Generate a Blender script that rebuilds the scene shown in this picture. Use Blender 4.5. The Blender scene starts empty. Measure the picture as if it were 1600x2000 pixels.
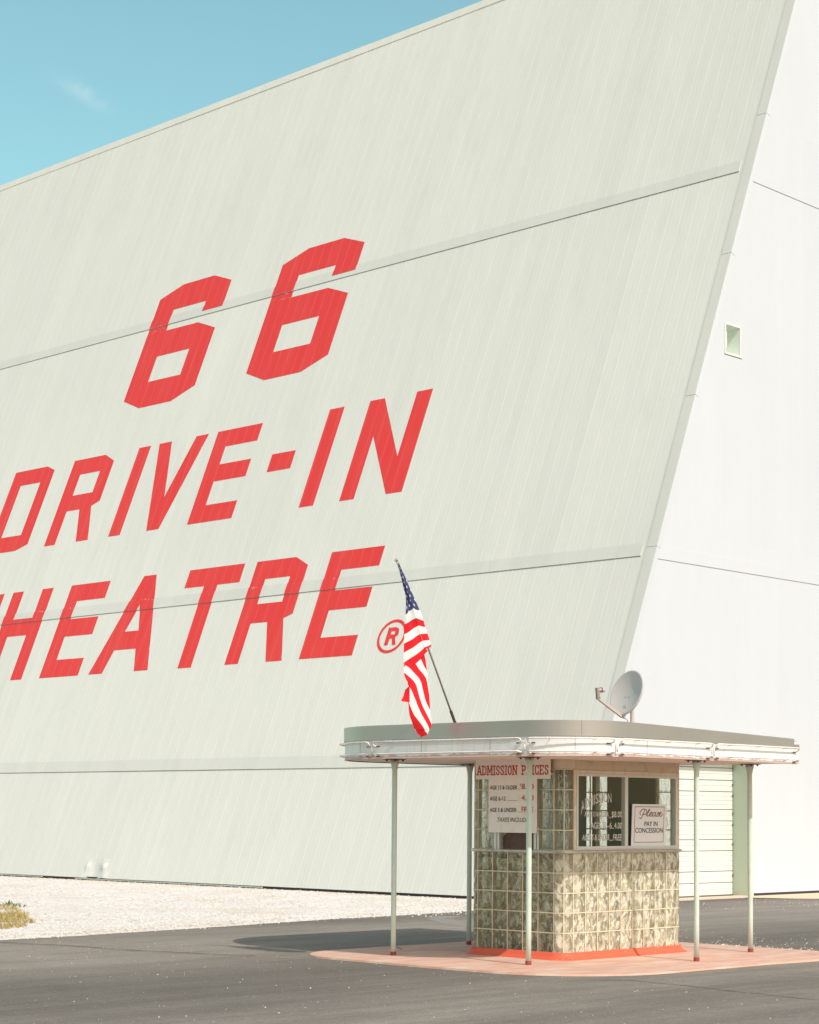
import bpy, bmesh, math, random
from mathutils import Vector, Matrix, noise
random.seed(66)
R = math.radians
scn = bpy.context.scene
COL = scn.collection

# ------------------------------------------------------------------ camera
cam_d = bpy.data.cameras.new('camera'); cam = bpy.data.objects.new('camera', cam_d); COL.objects.link(cam)
cam_d.sensor_fit = 'VERTICAL'; cam_d.sensor_height = 24.0; cam_d.sensor_width = 24.0
cam_d.lens = 24.0 * 1.8943
cam_d.shift_y = 0.1983
cam_d.clip_start = 0.1; cam_d.clip_end = 3000
right = Vector((0.71819, 0.69581, 0.00756)); fwd = Vector((-0.69523, 0.71705, 0.04997)); up = right.cross(fwd)
cam.matrix_world = Matrix(((right.x, up.x, -fwd.x, 0), (right.y, up.y, -fwd.y, 0), (right.z, up.z, -fwd.z, 1.5), (0, 0, 0, 1)))
scn.camera = cam

# ------------------------------------------------------------------ sun, sky, exposure
SUN = Vector((0.95, -0.18, 1.0)).normalized()
sd = bpy.data.lights.new('sun', 'SUN'); sd.energy = 3.4; sd.angle = R(0.5); sd.color = (1.0, 0.965, 0.90)
so = bpy.data.objects.new('sun', sd); COL.objects.link(so)
so.rotation_euler = SUN.to_track_quat('Z', 'Y').to_euler()
so.location = (0, 0, 40)

world = bpy.data.worlds.new('World'); scn.world = world; world.use_nodes = True
nt = world.node_tree; nt.nodes.clear()
wo = nt.nodes.new('ShaderNodeOutputWorld'); bg = nt.nodes.new('ShaderNodeBackground'); bg.inputs[1].default_value = 0.15
sky = nt.nodes.new('ShaderNodeTexSky'); sky.sky_type = 'NISHITA'; sky.sun_disc = False
sky.sun_elevation = math.asin(SUN.z); sky.sun_rotation = math.atan2(SUN.x, SUN.y)
sky.altitude = 100; sky.air_density = 1.0; sky.dust_density = 1.2; sky.ozone_density = 1.0
tint = nt.nodes.new('ShaderNodeMix'); tint.data_type = 'RGBA'; tint.blend_type = 'MULTIPLY'; tint.inputs[0].default_value = 1.0
nt.links.new(sky.outputs[0], tint.inputs[6])
# clearer, teal-blue air away from the sun, milky warm air round it
# a thin wisp of cirrus in the real sky, placed by direction
geo = nt.nodes.new('ShaderNodeTexCoord')
def wdot(v):
    n = nt.nodes.new('ShaderNodeVectorMath'); n.operation = 'DOT_PRODUCT'; nt.links.new(geo.outputs['Generated'], n.inputs[0]); n.inputs[1].default_value = v; return n.outputs['Value']
def wm(op, a, b=None, c=None):
    n = nt.nodes.new('ShaderNodeMath'); n.operation = op
    for i, x in enumerate((a, b, c)):
        if x is None: continue
        if isinstance(x, (int, float)): n.inputs[i].default_value = x
        else: nt.links.new(x, n.inputs[i])
    return n.outputs[0]
sund = wm('MULTIPLY_ADD', wdot(tuple(SUN)), 2.0, 0.35)
sunf = nt.nodes.new('ShaderNodeClamp'); nt.links.new(sund, sunf.inputs[0])
tc = nt.nodes.new('ShaderNodeMix'); tc.data_type = 'RGBA'; nt.links.new(sunf.outputs[0], tc.inputs[0]); tc.inputs[6].default_value = (1.29, 1.63, 1.17, 1); tc.inputs[7].default_value = (1.66, 1.46, 1.08, 1)
nt.links.new(tc.outputs[2], tint.inputs[7])
c0 = Vector((-0.7585, 0.5520, 0.3464)).normalized()
e1 = (right * 0.86 - up * 0.51); e1 = (e1 - c0 * e1.dot(c0)).normalized(); e2 = c0.cross(e1).normalized()
nz = nt.nodes.new('ShaderNodeTexNoise'); nz.inputs['Scale'].default_value = 90; nz.inputs['Detail'].default_value = 6; nz.inputs['Distortion'].default_value = 0.6
nt.links.new(geo.outputs['Generated'], nz.inputs['Vector'])
du = wm('DIVIDE', wdot(tuple(e1)), 0.0125); dv0 = wdot(tuple(e2))
bend = wm('MULTIPLY', wm('SUBTRACT', nz.outputs[0], 0.5), 0.008)
dv = wm('DIVIDE', wm('ADD', dv0, bend), 0.0034)
rr = wm('ADD', wm('MULTIPLY', du, du), wm('MULTIPLY', dv, dv))
gau = wm('POWER', 2.718, wm('MULTIPLY', rr, -0.9))
wisp = wm('MULTIPLY', gau, wm('MULTIPLY_ADD', nz.outputs[0], 1.1, -0.2))
wisp = wm('MAXIMUM', wm('MULTIPLY', wisp, 0.34), 0)
cm = nt.nodes.new('ShaderNodeMix'); cm.data_type = 'RGBA'; nt.links.new(wisp, cm.inputs[0])
nt.links.new(tint.outputs[2], cm.inputs[6]); cm.inputs[7].default_value = (7.5, 7.4, 7.2, 1)
nt.links.new(cm.outputs[2], bg.inputs[0]); nt.links.new(bg.outputs[0], wo.inputs[0])

scn.view_settings.view_transform = 'Standard'; scn.view_settings.look = 'None'
scn.view_settings.exposure = 0.0; scn.view_settings.gamma = 1.0; scn.view_settings.use_curve_mapping = False
scn.cycles.max_bounces = 16; scn.cycles.transparent_max_bounces = 24; scn.cycles.transmission_bounces = 12
scn.cycles.sample_clamp_indirect = 6

# ------------------------------------------------------------------ material helpers
class NB:
    def __init__(s, name):
        s.m = bpy.data.materials.new(name); s.m.use_nodes = True; s.t = s.m.node_tree; s.t.nodes.clear()
        s.out = s.t.nodes.new('ShaderNodeOutputMaterial')
    def n(s, typ, **kw):
        x = s.t.nodes.new(typ)
        for k, v in kw.items(): setattr(x, k, v)
        return x
    def l(s, a, b): s.t.links.new(a, b)
    def setin(s, node, key, val):
        if val is None: return
        if hasattr(val, 'is_linked') or hasattr(val, 'links'): s.l(val, node.inputs[key])
        else: node.inputs[key].default_value = val
    def math(s, op, a, b=None, c=None, clamp=False):
        x = s.n('ShaderNodeMath', operation=op, use_clamp=clamp)
        for i, v in enumerate((a, b, c)): s.setin(x, i, v)
        return x.outputs[0]
    def pos(s): return s.n('ShaderNodeNewGeometry').outputs['Position']
    def uv(s): return s.n('ShaderNodeUVMap', uv_map='UVMap').outputs[0]
    def mapv(s, vec, scale=(1, 1, 1), loc=(0, 0, 0), rot=(0, 0, 0)):
        x = s.n('ShaderNodeMapping'); s.l(vec, x.inputs[0]); x.inputs['Scale'].default_value = scale; x.inputs['Location'].default_value = loc; x.inputs['Rotation'].default_value = rot
        return x.outputs[0]
    def noise(s, vec, scale=1, detail=4, rough=0.55, dist=0.0):
        x = s.n('ShaderNodeTexNoise'); s.l(vec, x.inputs['Vector']); x.inputs['Scale'].default_value = scale; x.inputs['Detail'].default_value = detail
        x.inputs['Roughness'].default_value = rough; x.inputs['Distortion'].default_value = dist
        return x.outputs[0]
    def vor(s, vec, scale=1, feature='F1'):
        x = s.n('ShaderNodeTexVoronoi', feature=feature); s.l(vec, x.inputs['Vector']); x.inputs['Scale'].default_value = scale
        return x
    def ramp(s, fac, stops, interp='LINEAR'):
        x = s.n('ShaderNodeValToRGB'); s.l(fac, x.inputs[0]); cr = x.color_ramp; cr.interpolation = interp
        while len(cr.elements) < len(stops): cr.elements.new(0.5)
        for e, (p, c) in zip(cr.elements, stops):
            e.position = p; e.color = (c, c, c, 1) if isinstance(c, (int, float)) else (*c, 1)
        return x.outputs[0]
    def mix(s, f, a, b, mode='MIX'):
        x = s.n('ShaderNodeMix', data_type='RGBA', blend_type=mode)
        s.setin(x, 0, f)
        for i, v in ((6, a), (7, b)):
            if isinstance(v, tuple): x.inputs[i].default_value = (*v[:3], 1)
            else: s.l(v, x.inputs[i])
        return x.outputs[2]
    def bump(s, h, strength=0.3, dist=0.01):
        x = s.n('ShaderNodeBump'); s.l(h, x.inputs['Height']); x.inputs['Strength'].default_value = strength; x.inputs['Distance'].default_value = dist
        return x.outputs[0]
    def pr(s, color, rough=0.5, metal=0.0, normal=None, spec=0.5, **kw):
        x = s.n('ShaderNodeBsdfPrincipled')
        if isinstance(color, tuple): x.inputs['Base Color'].default_value = (*color[:3], 1)
        else: s.l(color, x.inputs['Base Color'])
        s.setin(x, 'Roughness', rough); s.setin(x, 'Metallic', metal); s.setin(x, 'Specular IOR Level', spec)
        if normal is not None: s.l(normal, x.inputs['Normal'])
        for k, v in kw.items(): s.setin(x, k.replace('_', ' '), v)
        return x.outputs[0]
    def fin(s, sh): s.l(sh, s.out.inputs[0]); return s.m

def worn(name, color, rough=0.5, metal=0.0, var=0.12, scale=6, dirt=None, dirt_amt=0.3, bump=0.0, spec=0.5):
    b = NB(name); p = b.pos()
    n1 = b.noise(p, scale, 5); n2 = b.noise(b.mapv(p, (1, 1, 0.25)), scale * 5, 4)
    f = b.math('MULTIPLY_ADD', n1, var * 2, 1 - var); f = b.math('MULTIPLY', f, b.math('MULTIPLY_ADD', n2, var, 1 - var * 0.5))
    fc = b.n('ShaderNodeCombineColor'); [b.l(f, fc.inputs[i]) for i in range(3)]
    c = b.mix(1.0, color, fc.outputs[0], 'MULTIPLY')
    if dirt:
        d = b.ramp(b.noise(p, scale * 2.3, 7, 0.65), [(0.5, 0.0), (0.68, dirt_amt)])
        c = b.mix(d, c, dirt)
    nm = b.bump(n2, bump, 0.004) if bump else None
    return b.fin(b.pr(c, rough, metal, nm, spec))

# ------------------------------------------------------------------ object helpers
def tag(o, label=None, cat=None, group=None, kind=None):
    if label: o['label'] = label
    if cat: o['category'] = cat
    if group: o['group'] = group
    if kind: o['kind'] = kind
    return o
def empty(name, loc):
    o = bpy.data.objects.new(name, None); COL.objects.link(o); o.location = loc; o.empty_display_size = 0.2
    return o
def wloc(o):
    v = Vector((0, 0, 0))
    while o is not None: v += o.location; o = o.parent
    return v
class MB:
    """collects geometry in world coordinates"""
    def __init__(s): s.v = []; s.f = []; s.mi = []; s.uv = {}
    def add(s, verts, faces, mi=0, uvs=None):
        k = len(s.v); s.v += [Vector(v) for v in verts]
        if uvs:
            for i, u in enumerate(uvs): s.uv[k + i] = u
        for f in faces: s.f.append([k + i for i in f]); s.mi.append(mi)
        return s
    def quad(s, a, b, c, d, mi=0): return s.add([a, b, c, d], [(0, 1, 2, 3)], mi)
    def box(s, lo, hi, mi=0, M=None):
        x0, y0, z0 = lo; x1, y1, z1 = hi
        vs = [Vector(p) for p in ((x0, y0, z0), (x1, y0, z0), (x1, y1, z0), (x0, y1, z0), (x0, y0, z1), (x1, y0, z1), (x1, y1, z1), (x0, y1, z1))]
        if M: vs = [M @ v for v in vs]
        return s.add(vs, [(0, 3, 2, 1), (4, 5, 6, 7), (0, 1, 5, 4), (1, 2, 6, 5), (2, 3, 7, 6), (3, 0, 4, 7)], mi)
    def tube(s, pts, r, n=8, mi=0, closed=False, caps=True):
        pts = [Vector(p) for p in pts]; m = len(pts); rs = r if isinstance(r, (list, tuple)) else [r] * m
        T0 = None; rings = []
        for i, p in enumerate(pts):
            if closed: t = (pts[(i + 1) % m] - pts[i - 1]).normalized()
            else: t = (pts[min(i + 1, m - 1)] - pts[max(i - 1, 0)]).normalized()
            if T0 is None:
                a = Vector((0, 0, 1)) if abs(t.z) < 0.9 else Vector((1, 0, 0))
                N = (a - t * a.dot(t)).normalized()
            else:
                N = (N - t * N.dot(t)).normalized()
            T0 = t; B = t.cross(N)
            rings.append([p + (N * math.cos(2 * math.pi * k / n) + B * math.sin(2 * math.pi * k / n)) * rs[i] for k in range(n)])
        vs = [v for rg in rings for v in rg]; fs = []
        for i in range(m if closed else m - 1):
            for k in range(n):
                a = i * n + k; b_ = i * n + (k + 1) % n; j = ((i + 1) % m) * n
                fs.append((a, b_, j + (k + 1) % n, j + k))
        if caps and not closed: fs.append(tuple(range(n))[::-1]); fs.append(tuple((m - 1) * n + k for k in range(n)))
        return s.add(vs, fs, mi)
    def grid(s, P, mi=0, U=None):
        """P[i][j] grid of points, U matching uvs"""
        n = len(P[0]); vs = [p for row in P for p in row]; us = [u for row in U for u in row] if U else None
        fs = [(i * n + j, i * n + j + 1, (i + 1) * n + j + 1, (i + 1) * n + j) for i in range(len(P) - 1) for j in range(n - 1)]
        return s.add(vs, fs, mi, us)
    def build(s, name, mats, parent=None, smooth=False, auto=None):
        if not isinstance(mats, (list, tuple)): mats = [mats]
        off = wloc(parent) if parent else Vector((0, 0, 0))
        me = bpy.data.meshes.new(name); me.from_pydata([tuple(v - off) for v in s.v], [], s.f)
        for m in mats: me.materials.append(m)
        me.polygons.foreach_set('material_index', s.mi)
        if s.uv:
            L = me.uv_layers.new(name='UVMap')
            for lp in me.loops: L.data[lp.index].uv = s.uv.get(lp.vertex_index, (0, 0))
        if smooth: me.polygons.foreach_set('use_smooth', [True] * len(me.polygons))
        me.update()
        bm = bmesh.new(); bm.from_mesh(me); bmesh.ops.recalc_face_normals(bm, faces=bm.faces) if not s.uv else None; bm.to_mesh(me); bm.free()
        if auto is not None:
            me.polygons.foreach_set('use_smooth', [True] * len(me.polygons))
            try: me.set_sharp_from_angle(angle=auto)
            except Exception: pass
        o = bpy.data.objects.new(name, me); COL.objects.link(o)
        if parent: o.parent = parent
        return o

# ================================================================== MATERIALS
def mat_cladding(name, base, tintdirt, streak=0.05):
    b = NB(name); uv = b.uv(); pnl = 0.9144
    sx = b.n('ShaderNodeSeparateXYZ'); b.l(uv, sx.inputs[0])
    # each sheet of cladding has a slightly different tone
    ids = b.math('FLOOR', b.math('DIVIDE', sx.outputs[0], pnl))
    row = b.math('ADD', b.math('GREATER_THAN', sx.outputs[1], 6.49), b.math('GREATER_THAN', sx.outputs[1], 14.7))
    row = b.math('ADD', row, b.math('GREATER_THAN', sx.outputs[1], 2.5))
    cv = b.n('ShaderNodeCombineXYZ'); b.l(ids, cv.inputs[0]); b.l(row, cv.inputs[1])
    wn = b.n('ShaderNodeTexWhiteNoise', noise_dimensions='2D'); b.l(cv.outputs[0], wn.inputs['Vector'])
    tone = b.math('MULTIPLY_ADD', wn.outputs[0], 0.035, 0.98)
    st = b.noise(b.mapv(uv, (2.2, 0.10, 1)), 1.0, 5, 0.6)
    st2 = b.noise(b.mapv(uv, (9.0, 0.35, 1)), 1.0, 4, 0.6)
    big = b.noise(b.mapv(uv, (0.12, 0.16, 1)), 1.0, 3)
    f = b.math('MULTIPLY', tone, b.math('MULTIPLY_ADD', st, streak * 2, 1 - streak))
    f = b.math('MULTIPLY', f, b.math('MULTIPLY_ADD', st2, streak, 1 - streak * 0.5))
    f = b.math('MULTIPLY', f, b.math('MULTIPLY_ADD', big, 0.10, 0.95))
    fc = b.n('ShaderNodeCombineColor'); [b.l(f, fc.inputs[i]) for i in range(3)]
    c = b.mix(1.0, base, fc.outputs[0], 'MULTIPLY')
    d = b.ramp(b.noise(b.mapv(uv, (1.3, 0.5, 1)), 1.3, 7, 0.68), [(0.52, 0.0), (0.78, 0.28)])
    c = b.mix(d, c, tintdirt)
    # oil-canning of the thin sheets
    h = b.noise(b.mapv(uv, (1.6, 0.5, 1)), 1.0, 2)
    return b, uv, c, b.bump(h, 0.22, 0.06)

b, uv, c, nm = mat_cladding('painted_cladding', (0.690, 0.674, 0.622), (0.56, 0.56, 0.49), 0.05)
M_clad = b.fin(b.pr(c, 0.55, 0, nm, 0.35))
b, uv, c, nm = mat_cladding('painted_side_cladding', (0.597, 0.612, 0.652), (0.555, 0.56, 0.575), 0.02)
M_side = b.fin(b.pr(c, 0.6, 0, nm, 0.3))
b, uv, c, nm = mat_cladding('painted_trim', (0.64, 0.625, 0.575), (0.52, 0.52, 0.46), 0.05)
M_trim = b.fin(b.pr(c, 0.5, 0, nm, 0.4))
b, uv, c, nm = mat_cladding('cap_paint', (0.72, 0.69, 0.63), (0.58, 0.55, 0.48), 0.06)
M_cap = b.fin(b.pr(c, 0.5, 0, nm, 0.4))
# red sign paint, worn thin along the ribs and flaking near the laps
b = NB('red_sign_paint'); uv = b.uv(); sx = b.n('ShaderNodeSeparateXYZ'); b.l(uv, sx.inputs[0])
fr = b.math('FRACT', b.math('DIVIDE', b.math('ADD', sx.outputs[0], 61.0), 0.3048))
crest = b.math('COMPARE', fr, 0.045, 0.030)
cw = b.math('MULTIPLY', crest, b.math('MULTIPLY_ADD', b.noise(b.mapv(uv, (3, 0.8, 1)), 1, 3), 1.1, -0.15, clamp=True))
st = b.noise(b.mapv(uv, (5.0, 0.25, 1)), 1.0, 5, 0.6)
c = b.mix(st, (0.68, 0.034, 0.032), (0.77, 0.058, 0.050))
c = b.mix(b.ramp(b.noise(b.mapv(uv, (1.4, 0.3, 1)), 1.5, 6, 0.65), [(0.48, 0.0), (0.8, 0.35)]), c, (0.76, 0.12, 0.10))
c = b.mix(b.math('MULTIPLY', cw, 0.5), c, (0.78, 0.30, 0.27))
near = b.math('MAXIMUM', b.math('COMPARE', sx.outputs[1], 14.63, 0.10), b.math('COMPARE', sx.outputs[1], 6.75, 0.05))
fl = b.ramp(b.noise(b.mapv(uv, (9, 14, 1)), 1.0, 6, 0.7), [(0.60, 0.0), (0.63, 1.0)])
fl2 = b.ramp(b.noise(b.mapv(uv, (11, 3.0, 1)), 1.0, 7, 0.75), [(0.745, 0.0), (0.76, 1.0)])
c = b.mix(b.math('MAXIMUM', b.math('MULTIPLY', fl, near), fl2), c, (0.68, 0.65, 0.60))
M_red = b.fin(b.pr(c, 0.5, 0, None, 0.35))
M_dark = worn('base_gap_shade', (0.035, 0.03, 0.03), 0.8)  # near-black colour stands in for the shade under the cladding
M_seam = worn('seam_shadow', (0.27, 0.27, 0.24), 0.8, var=0.5, scale=1.2)
M_seams = worn('side_seam_shadow', (0.36, 0.36, 0.34), 0.8)
M_found = worn('foundation_concrete', (0.34, 0.30, 0.27), 0.9, dirt=(0.2, 0.12, 0.11), dirt_amt=0.6)
M_sill = worn('base_flashing', (0.50, 0.53, 0.47), 0.5, dirt=(0.25, 0.18, 0.15), dirt_amt=0.5)
M_mint = worn('mint_reveal', (0.45, 0.53, 0.41), 0.5, var=0.05, scale=1.5)  # pale mint tone of the door reveal
M_door = worn('white_door_paint', (0.72, 0.71, 0.67), 0.45, var=0.04, scale=2)
M_groove = worn('door_groove', (0.16, 0.17, 0.15), 0.7)

# ---- ground materials
def asphalt():
    b = NB('asphalt'); p = b.pos()
    sx = b.n('ShaderNodeSeparateXYZ'); b.l(p, sx.inputs[0])
    wob = b.noise(b.mapv(p, (0.25, 0.12, 1)), 1.0, 3)
    X = b.math('ADD', sx.outputs[0], b.math('MULTIPLY_ADD', wob, 2.4, -1.2))
    t = b.math('DIVIDE', b.math('ADD', X, 21.0), 16.0, clamp=True)   # X -21..-5
    S = lambda x: (x + 21.0) / 16.0
    band = b.ramp(t, [(0.0, 0.85), (S(-19.6), 0.82), (S(-18.9), 1.12), (S(-17.4), 1.42), (S(-16.0), 1.36), (S(-14.9), 1.02), (S(-13.6), 0.80), (S(-12.1), 0.80), (S(-10.9), 1.12), (S(-10.2), 1.36), (S(-9.4), 0.98), (S(-8.3), 1.15), (1.0, 1.0)])
    st = b.noise(b.mapv(p, (2.6, 0.22, 1)), 1.0, 6, 0.6)
    st2 = b.noise(b.mapv(p, (9.0, 0.8, 1)), 1.0, 5, 0.6)
    big = b.noise(p, 0.55, 4)
    f = b.math('MULTIPLY', band, b.math('MULTIPLY_ADD', st, 0.85, 0.57))
    f = b.math('MULTIPLY', f, b.math('MULTIPLY_ADD', st2, 0.45, 0.77)); f = b.math('MULTIPLY', f, b.math('MULTIPLY_ADD', big, 0.5, 0.75))
    gr = b.noise(p, 38, 6, 0.85); f = b.math('MULTIPLY', f, b.math('MULTIPLY_ADD', gr, 2.2, -0.10, clamp=False)); sm = b.noise(p, 7, 5, 0.7); f = b.math('MULTIPLY', f, b.math('MULTIPLY_ADD', sm, 0.5, 0.75))
    fc = b.n('ShaderNodeCombineColor'); [b.l(f, fc.inputs[i]) for i in range(3)]
    c = b.mix(1.0, (0.182, 0.158, 0.134), fc.outputs[0], 'MULTIPLY')
    # pale aggregate and grit
    v = b.vor(p, 26); gsz = b.math('LESS_THAN', v.outputs['Distance'], 0.13)
    sel = b.n('ShaderNodeSeparateColor'); b.l(v.outputs['Color'], sel.inputs[0])
    g = b.math('MULTIPLY', gsz, b.math('GREATER_THAN', sel.outputs[0], 0.88))
    c = b.mix(g, c, (0.50, 0.47, 0.42))
    v2 = b.vor(p, 70); g2 = b.math('MULTIPLY', b.math('LESS_THAN', v2.outputs['Distance'], 0.3), 0.18)
    c = b.mix(g2, c, (0.36, 0.33, 0.29))
    h = b.math('ADD', b.noise(p, 120, 4, 0.8), b.math('MULTIPLY', gr, 0.5))
    return b.fin(b.pr(c, 0.85, 0, b.bump(h, 0.5, 0.012), 0.3))
M_asph = asphalt()
def gravel_mat():
    b = NB('white_gravel'); p = b.pos()
    v = b.vor(p, 30); sep = b.n('ShaderNodeSeparateColor'); b.l(v.outputs['Color'], sep.inputs[0])
    c = b.ramp(sep.outputs[0], [(0.0, (0.32, 0.28, 0.25)), (0.10, (0.62, 0.56, 0.52)), (0.5, (0.74, 0.69, 0.655)), (1.0, (0.82, 0.78, 0.75))])
    big = b.noise(b.mapv(p, (0.9, 0.5, 1)), 1.0, 6, 0.65)
    c = b.mix(b.ramp(big, [(0.48, 0.0), (0.72, 0.6)]), c, (0.58, 0.47, 0.35))
    fine = b.noise(p, 9, 8, 0.8)
    c = b.mix(b.ramp(fine, [(0.57, 0.0), (0.67, 0.7)]), c, (0.38, 0.31, 0.22))
    gap = b.ramp(v.outputs['Distance'], [(0.45, 0.0), (0.8, 0.35)])
    c = b.mix(gap, c, (0.45, 0.40, 0.34))
    h = b.math('ADD', b.math('SUBTRACT', 1.0, v.outputs['Distance']), b.math('MULTIPLY', fine, 0.8))
    return b.fin(b.pr(c, 0.9, 0, b.bump(h, 0.35, 0.02), 0.2))
M_grav = gravel_mat()
M_stone = worn('pale_stone', (0.66, 0.60, 0.54), 0.85, var=0.25, scale=20)
M_sand = worn('dry_sand', (0.66, 0.52, 0.38), 0.95, var=0.2, scale=3, dirt=(0.5, 0.42, 0.28), bump=0.5)
M_ground = worn('dry_ground', (0.36, 0.34, 0.22), 0.95, var=0.25, scale=0.3, dirt=(0.22, 0.26, 0.12))
def island_mat():
    b = NB('salmon_concrete'); p = b.pos()
    n1 = b.noise(p, 1.6, 6, 0.6); n2 = b.noise(b.mapv(p, (6, 1.4, 1), rot=(0, 0, 0.5)), 1.0, 5); n3 = b.noise(p, 40, 4, 0.7)
    c = b.mix(n1, (0.58, 0.295, 0.21), (0.66, 0.42, 0.315)); c = b.mix(b.ramp(n2, [(0.42, 0.0), (0.68, 0.8)]), c, (0.70, 0.54, 0.45))
    c = b.mix(b.ramp(b.noise(p, 5, 8, 0.7), [(0.54, 0.0), (0.70, 0.55)]), c, (0.52, 0.22, 0.15))
    c = b.mix(b.math('MULTIPLY', n3, 0.15), c, (0.4, 0.3, 0.26))
    return b.fin(b.pr(c, 0.75, 0, b.bump(n3, 0.25, 0.006), 0.3))
M_isl = island_mat()
def plinth_mat():
    b = NB('red_plinth_paint'); p = b.pos()
    c = b.mix(b.noise(p, 3, 5), (0.62, 0.095, 0.045), (0.74, 0.14, 0.075))
    chip = b.ramp(b.noise(b.mapv(p, (1, 1, 0.6)), 26, 6, 0.7), [(0.66, 0.0), (0.68, 1.0)])
    c = b.mix(chip, c, (0.78, 0.62, 0.48))
    return b.fin(b.pr(c, 0.6, 0, b.bump(b.noise(p, 30, 4), 0.3, 0.01), 0.4))
M_plinth = plinth_mat()
M_postred = worn('red_post_paint', (0.30, 0.045, 0.035), 0.55)
M_post = worn('pale_mint_post_paint', (0.60, 0.68, 0.60), 0.45, var=0.06, scale=5, dirt=(0.45, 0.42, 0.34), dirt_amt=0.25)
M_flange = worn('dark_bolt_metal', (0.14, 0.12, 0.10), 0.6, 0.5)
def steel():
    b = NB('brushed_steel'); p = b.pos()
    n = b.noise(b.mapv(p, (1.2, 1.2, 60)), 1.0, 4); n2 = b.noise(p, 1.3, 4)
    c = b.mix(n2, (0.39, 0.35, 0.325), (0.47, 0.43, 0.40))
    c = b.mix(b.ramp(b.noise(b.mapv(p, (9, 9, 1.2)), 1.0, 6, 0.7), [(0.55, 0), (0.75, 0.35)]), c, (0.36, 0.32, 0.28))
    r = b.math('MULTIPLY_ADD', n, 0.10, 0.36)
    return b.fin(b.pr(c, r, 0.68, b.bump(n, 0.05, 0.002), 0.5))
M_steel = steel()
def fascia_mat():
    b = NB('white_fascia_paint'); p = b.pos()
    c = b.mix(b.noise(p, 2.2, 5), (0.74, 0.71, 0.70), (0.86, 0.83, 0.81))
    c = b.mix(b.ramp(b.noise(b.mapv(p, (14, 14, 1.6)), 1.0, 6, 0.7), [(0.52, 0), (0.75, 0.4)]), c, (0.50, 0.44, 0.38))
    sx = b.n('ShaderNodeSeparateXYZ'); b.l(p, sx.inputs[0])
    low = b.math('MULTIPLY', b.math('LESS_THAN', sx.outputs[2], b.math('MULTIPLY_ADD', b.noise(p, 9, 5), 0.07, 2.035)), 0.65)
    c = b.mix(low, c, (0.42, 0.22, 0.15))
    return b.fin(b.pr(c, 0.45, 0, None, 0.5))
M_fasc = fascia_mat()
M_soffit = worn('peeling_soffit', (0.92, 0.80, 0.70), 0.7, var=0.08, scale=3, dirt=(0.66, 0.44, 0.34), dirt_amt=0.4)
M_roof = worn('roof_felt', (0.30, 0.29, 0.27), 0.9)
M_neon = worn('neon_glass_tube', (0.86, 0.80, 0.76), 0.18, var=0.05, scale=9, dirt=(0.6, 0.45, 0.36), dirt_amt=0.5)
M_boot = worn('dark_electrode_boot', (0.17, 0.07, 0.055), 0.5)
M_beige = worn('beige_header_paint', (0.62, 0.53, 0.41), 0.65, var=0.08, scale=5, dirt=(0.34, 0.24, 0.16), dirt_amt=0.4)
M_wood = worn('tan_window_wood', (0.74, 0.63, 0.52), 0.6, var=0.1, scale=7, dirt=(0.42, 0.28, 0.20), dirt_amt=0.4)
M_alu = worn('aluminium_frame', (0.66, 0.64, 0.61), 0.4, 0.35, var=0.05)
M_ledge = worn('steel_ledge', (0.52, 0.48, 0.45), 0.35, 0.6, var=0.15, scale=8, dirt=(0.22, 0.17, 0.15), dirt_amt=0.6)
M_green = worn('dark_green_interior', (0.055, 0.085, 0.055), 0.55, var=0.2, scale=4)
M_green2 = worn('grey_green_interior', (0.13, 0.17, 0.145), 0.6, var=0.15, scale=4)
M_floor = worn('booth_floor', (0.16, 0.13, 0.11), 0.8)
M_maroon = worn('maroon_board', (0.10, 0.014, 0.014), 0.45, var=0.1)
def schlick(b, nm=None, f0=0.04):
    g = b.n('ShaderNodeNewGeometry'); d = b.n('ShaderNodeVectorMath', operation='DOT_PRODUCT'); b.l(g.outputs['Incoming'], d.inputs[0]); b.l(nm if nm is not None else g.outputs['Normal'], d.inputs[1])
    c = b.math('SUBTRACT', 1.0, b.math('ABSOLUTE', d.outputs['Value']), clamp=True)
    return b.math('MULTIPLY_ADD', b.math('POWER', c, 5.0), 1 - f0, f0)
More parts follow.
